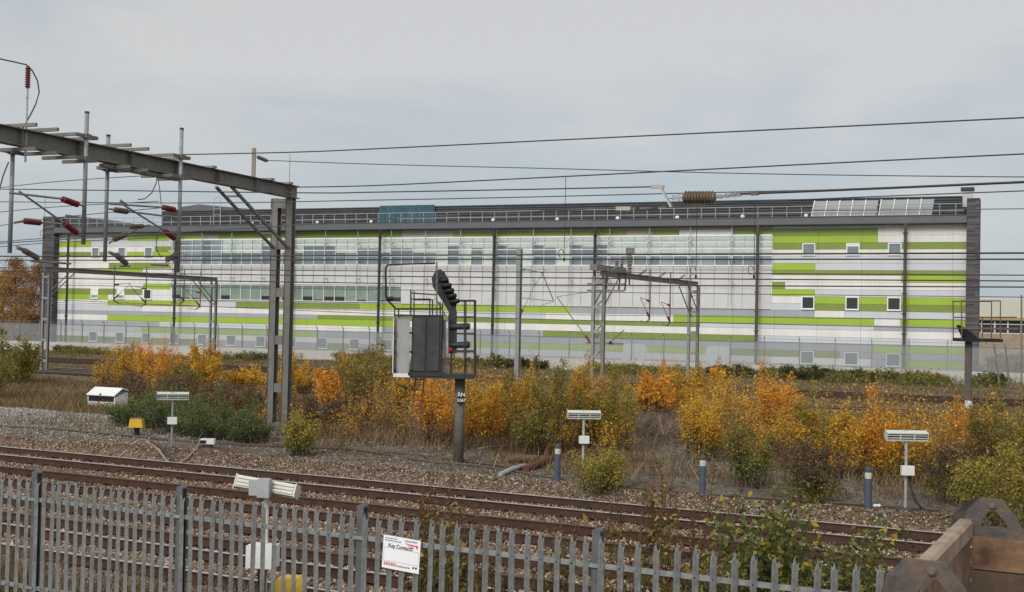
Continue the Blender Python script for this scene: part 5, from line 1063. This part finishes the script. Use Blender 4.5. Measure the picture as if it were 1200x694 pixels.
# tall dock weeds and creepers behind the palisade fence
def weed(px, topy, D, label, kind='weed', n=9, spread=.5, leafn=26):
    base = onD(px, 650, D); q = Vector((base.x, base.y, gz(base.x, base.y))); top = onD(px, topy, D).z; h = (top-q.z)*(1.08 if kind != 'weed' else 1); sd = int(px*13+topy); g = np.random.default_rng(sd)
    GR = kind != 'weed'
    t = thing('dock_weed' if not GR else 'creeper', q, label, 'weed', 'tall weeds behind the palisade fence'); st = MB(); P = []; C = []; SP_ = []; SC_ = []
    gp = np.array([(.12, .14, .035), (.17, .18, .045), (.08, .10, .03), (.42, .28, .04), (.22, .20, .06), (.17, .11, .045), (.09, .12, .04), (.14, .13, .05)]); rp2 = np.array([(.15, .075, .035), (.19, .10, .045), (.10, .06, .03), (.13, .10, .045)])
    if GR: gp = np.array([(.07, .10, .028), (.10, .135, .035), (.055, .075, .025), (.14, .16, .04), (.09, .12, .03), (.36, .26, .035), (.16, .15, .04)])
    for k in range(n):
        a = g.uniform(0, 2*math.pi); d = spread*g.uniform(.1, 1); hh = h*g.uniform(.55, 1.0) if k else h; e_ = q+Vector((math.cos(a)*d, math.sin(a)*d*.6, hh)); m1 = q.lerp(e_, .5)+Vector((g.normal(0, .05), g.normal(0, .05), .05)); s0 = q+Vector((math.cos(a)*d*.4, math.sin(a)*d*.3, 0))
        st.tube([s0, m1, e_], [.008, .006, .003], 4, cap=False)
        for j in range(leafn):
            tt = g.uniform(.05, .85 if kind == 'weed' else 1.02); c0 = np.array(s0.lerp(m1, tt*2) if tt < .5 else m1.lerp(e_, tt*2-1)); P.append(c0+g.normal(0, .07 if kind == 'weed' else .13, 3)); C.append(gp[g.integers(0, len(gp))]*g.uniform(.7, 1.2))
        for j in range(80 if kind == 'weed' else 10):
            tt = g.uniform(.72, 1.0); c0 = np.array(m1.lerp(e_, tt*2-1)); SP_.append(c0+g.normal(0, .02, 3)); SC_.append(rp2[g.integers(0, len(rp2))]*g.uniform(.7, 1.2))
    o0 = np.array(q)[None]; st.build('stems', mat('weed_stem', (.14, .07, .04), .8), t)
    o = bpy.data.objects.new('leaves', leafmesh('leaves', np.array(P)-o0, .042 if kind == 'weed' else .036, np.array(C), sd)); COL.objects.link(o); o.parent = t
    if GR: return t
    o = bpy.data.objects.new('seed_heads', leafmesh('seed_heads', np.array(SP_)-o0, .018, np.array(SC_), sd+1)); COL.objects.link(o); o.parent = t
for px, ty, D, lb, n, sp_, ln in ((487, 560, 13.6, 'tall dock with reddish seed heads just right of the contact sign, behind the fence', 8, .35, 26), (517, 548, 13.4, 'tallest dock weed behind the fence in front of the signal post foot', 8, .35, 28), (545, 590, 13.0, 'short yellowing weed between the two docks left of centre', 8, .3, 30), (590, 615, 12.9, 'low weed just left of the fourth fence post', 7, .3, 26), (652, 612, 12.8, 'low yellow leafed weed beside the fourth fence post', 7, .3, 26),
      (735, 560, 13.3, 'thin dock rising beyond the fence right of its fourth post', 6, .4, 18), (772, 520, 13.6, 'tall red brown dock standing before the bare twig heap', 9, .4, 20), (800, 540, 13.4, 'red brown dock left of the middle bollard', 8, .35, 20), (828, 575, 13.2, 'drooping dock right in front of the middle bollard', 8, .4, 26)):
    weed(px, ty, D, lb, n=n+2, spread=sp_*1.2, leafn=int(ln*2.6))
for px, ty, D, lb, n, sp_, ln in ((880, 612, 12.9, 'leafy green and yellow creeper behind the fence, leftmost of three', 12, .55, 62), (930, 600, 12.9, 'leafy green and yellow creeper behind the fence with a red brown plume', 14, .6, 70), (980, 622, 12.8, 'leafy creeper behind the fence nearest the wagon', 12, .55, 62)):
    weed(px, ty, D, lb, n=n+8, spread=sp_*1.35, leafn=ln*4, kind='creeper')
for px, D in ((60, 12.5), (110, 12.6), (150, 12.5)): pass
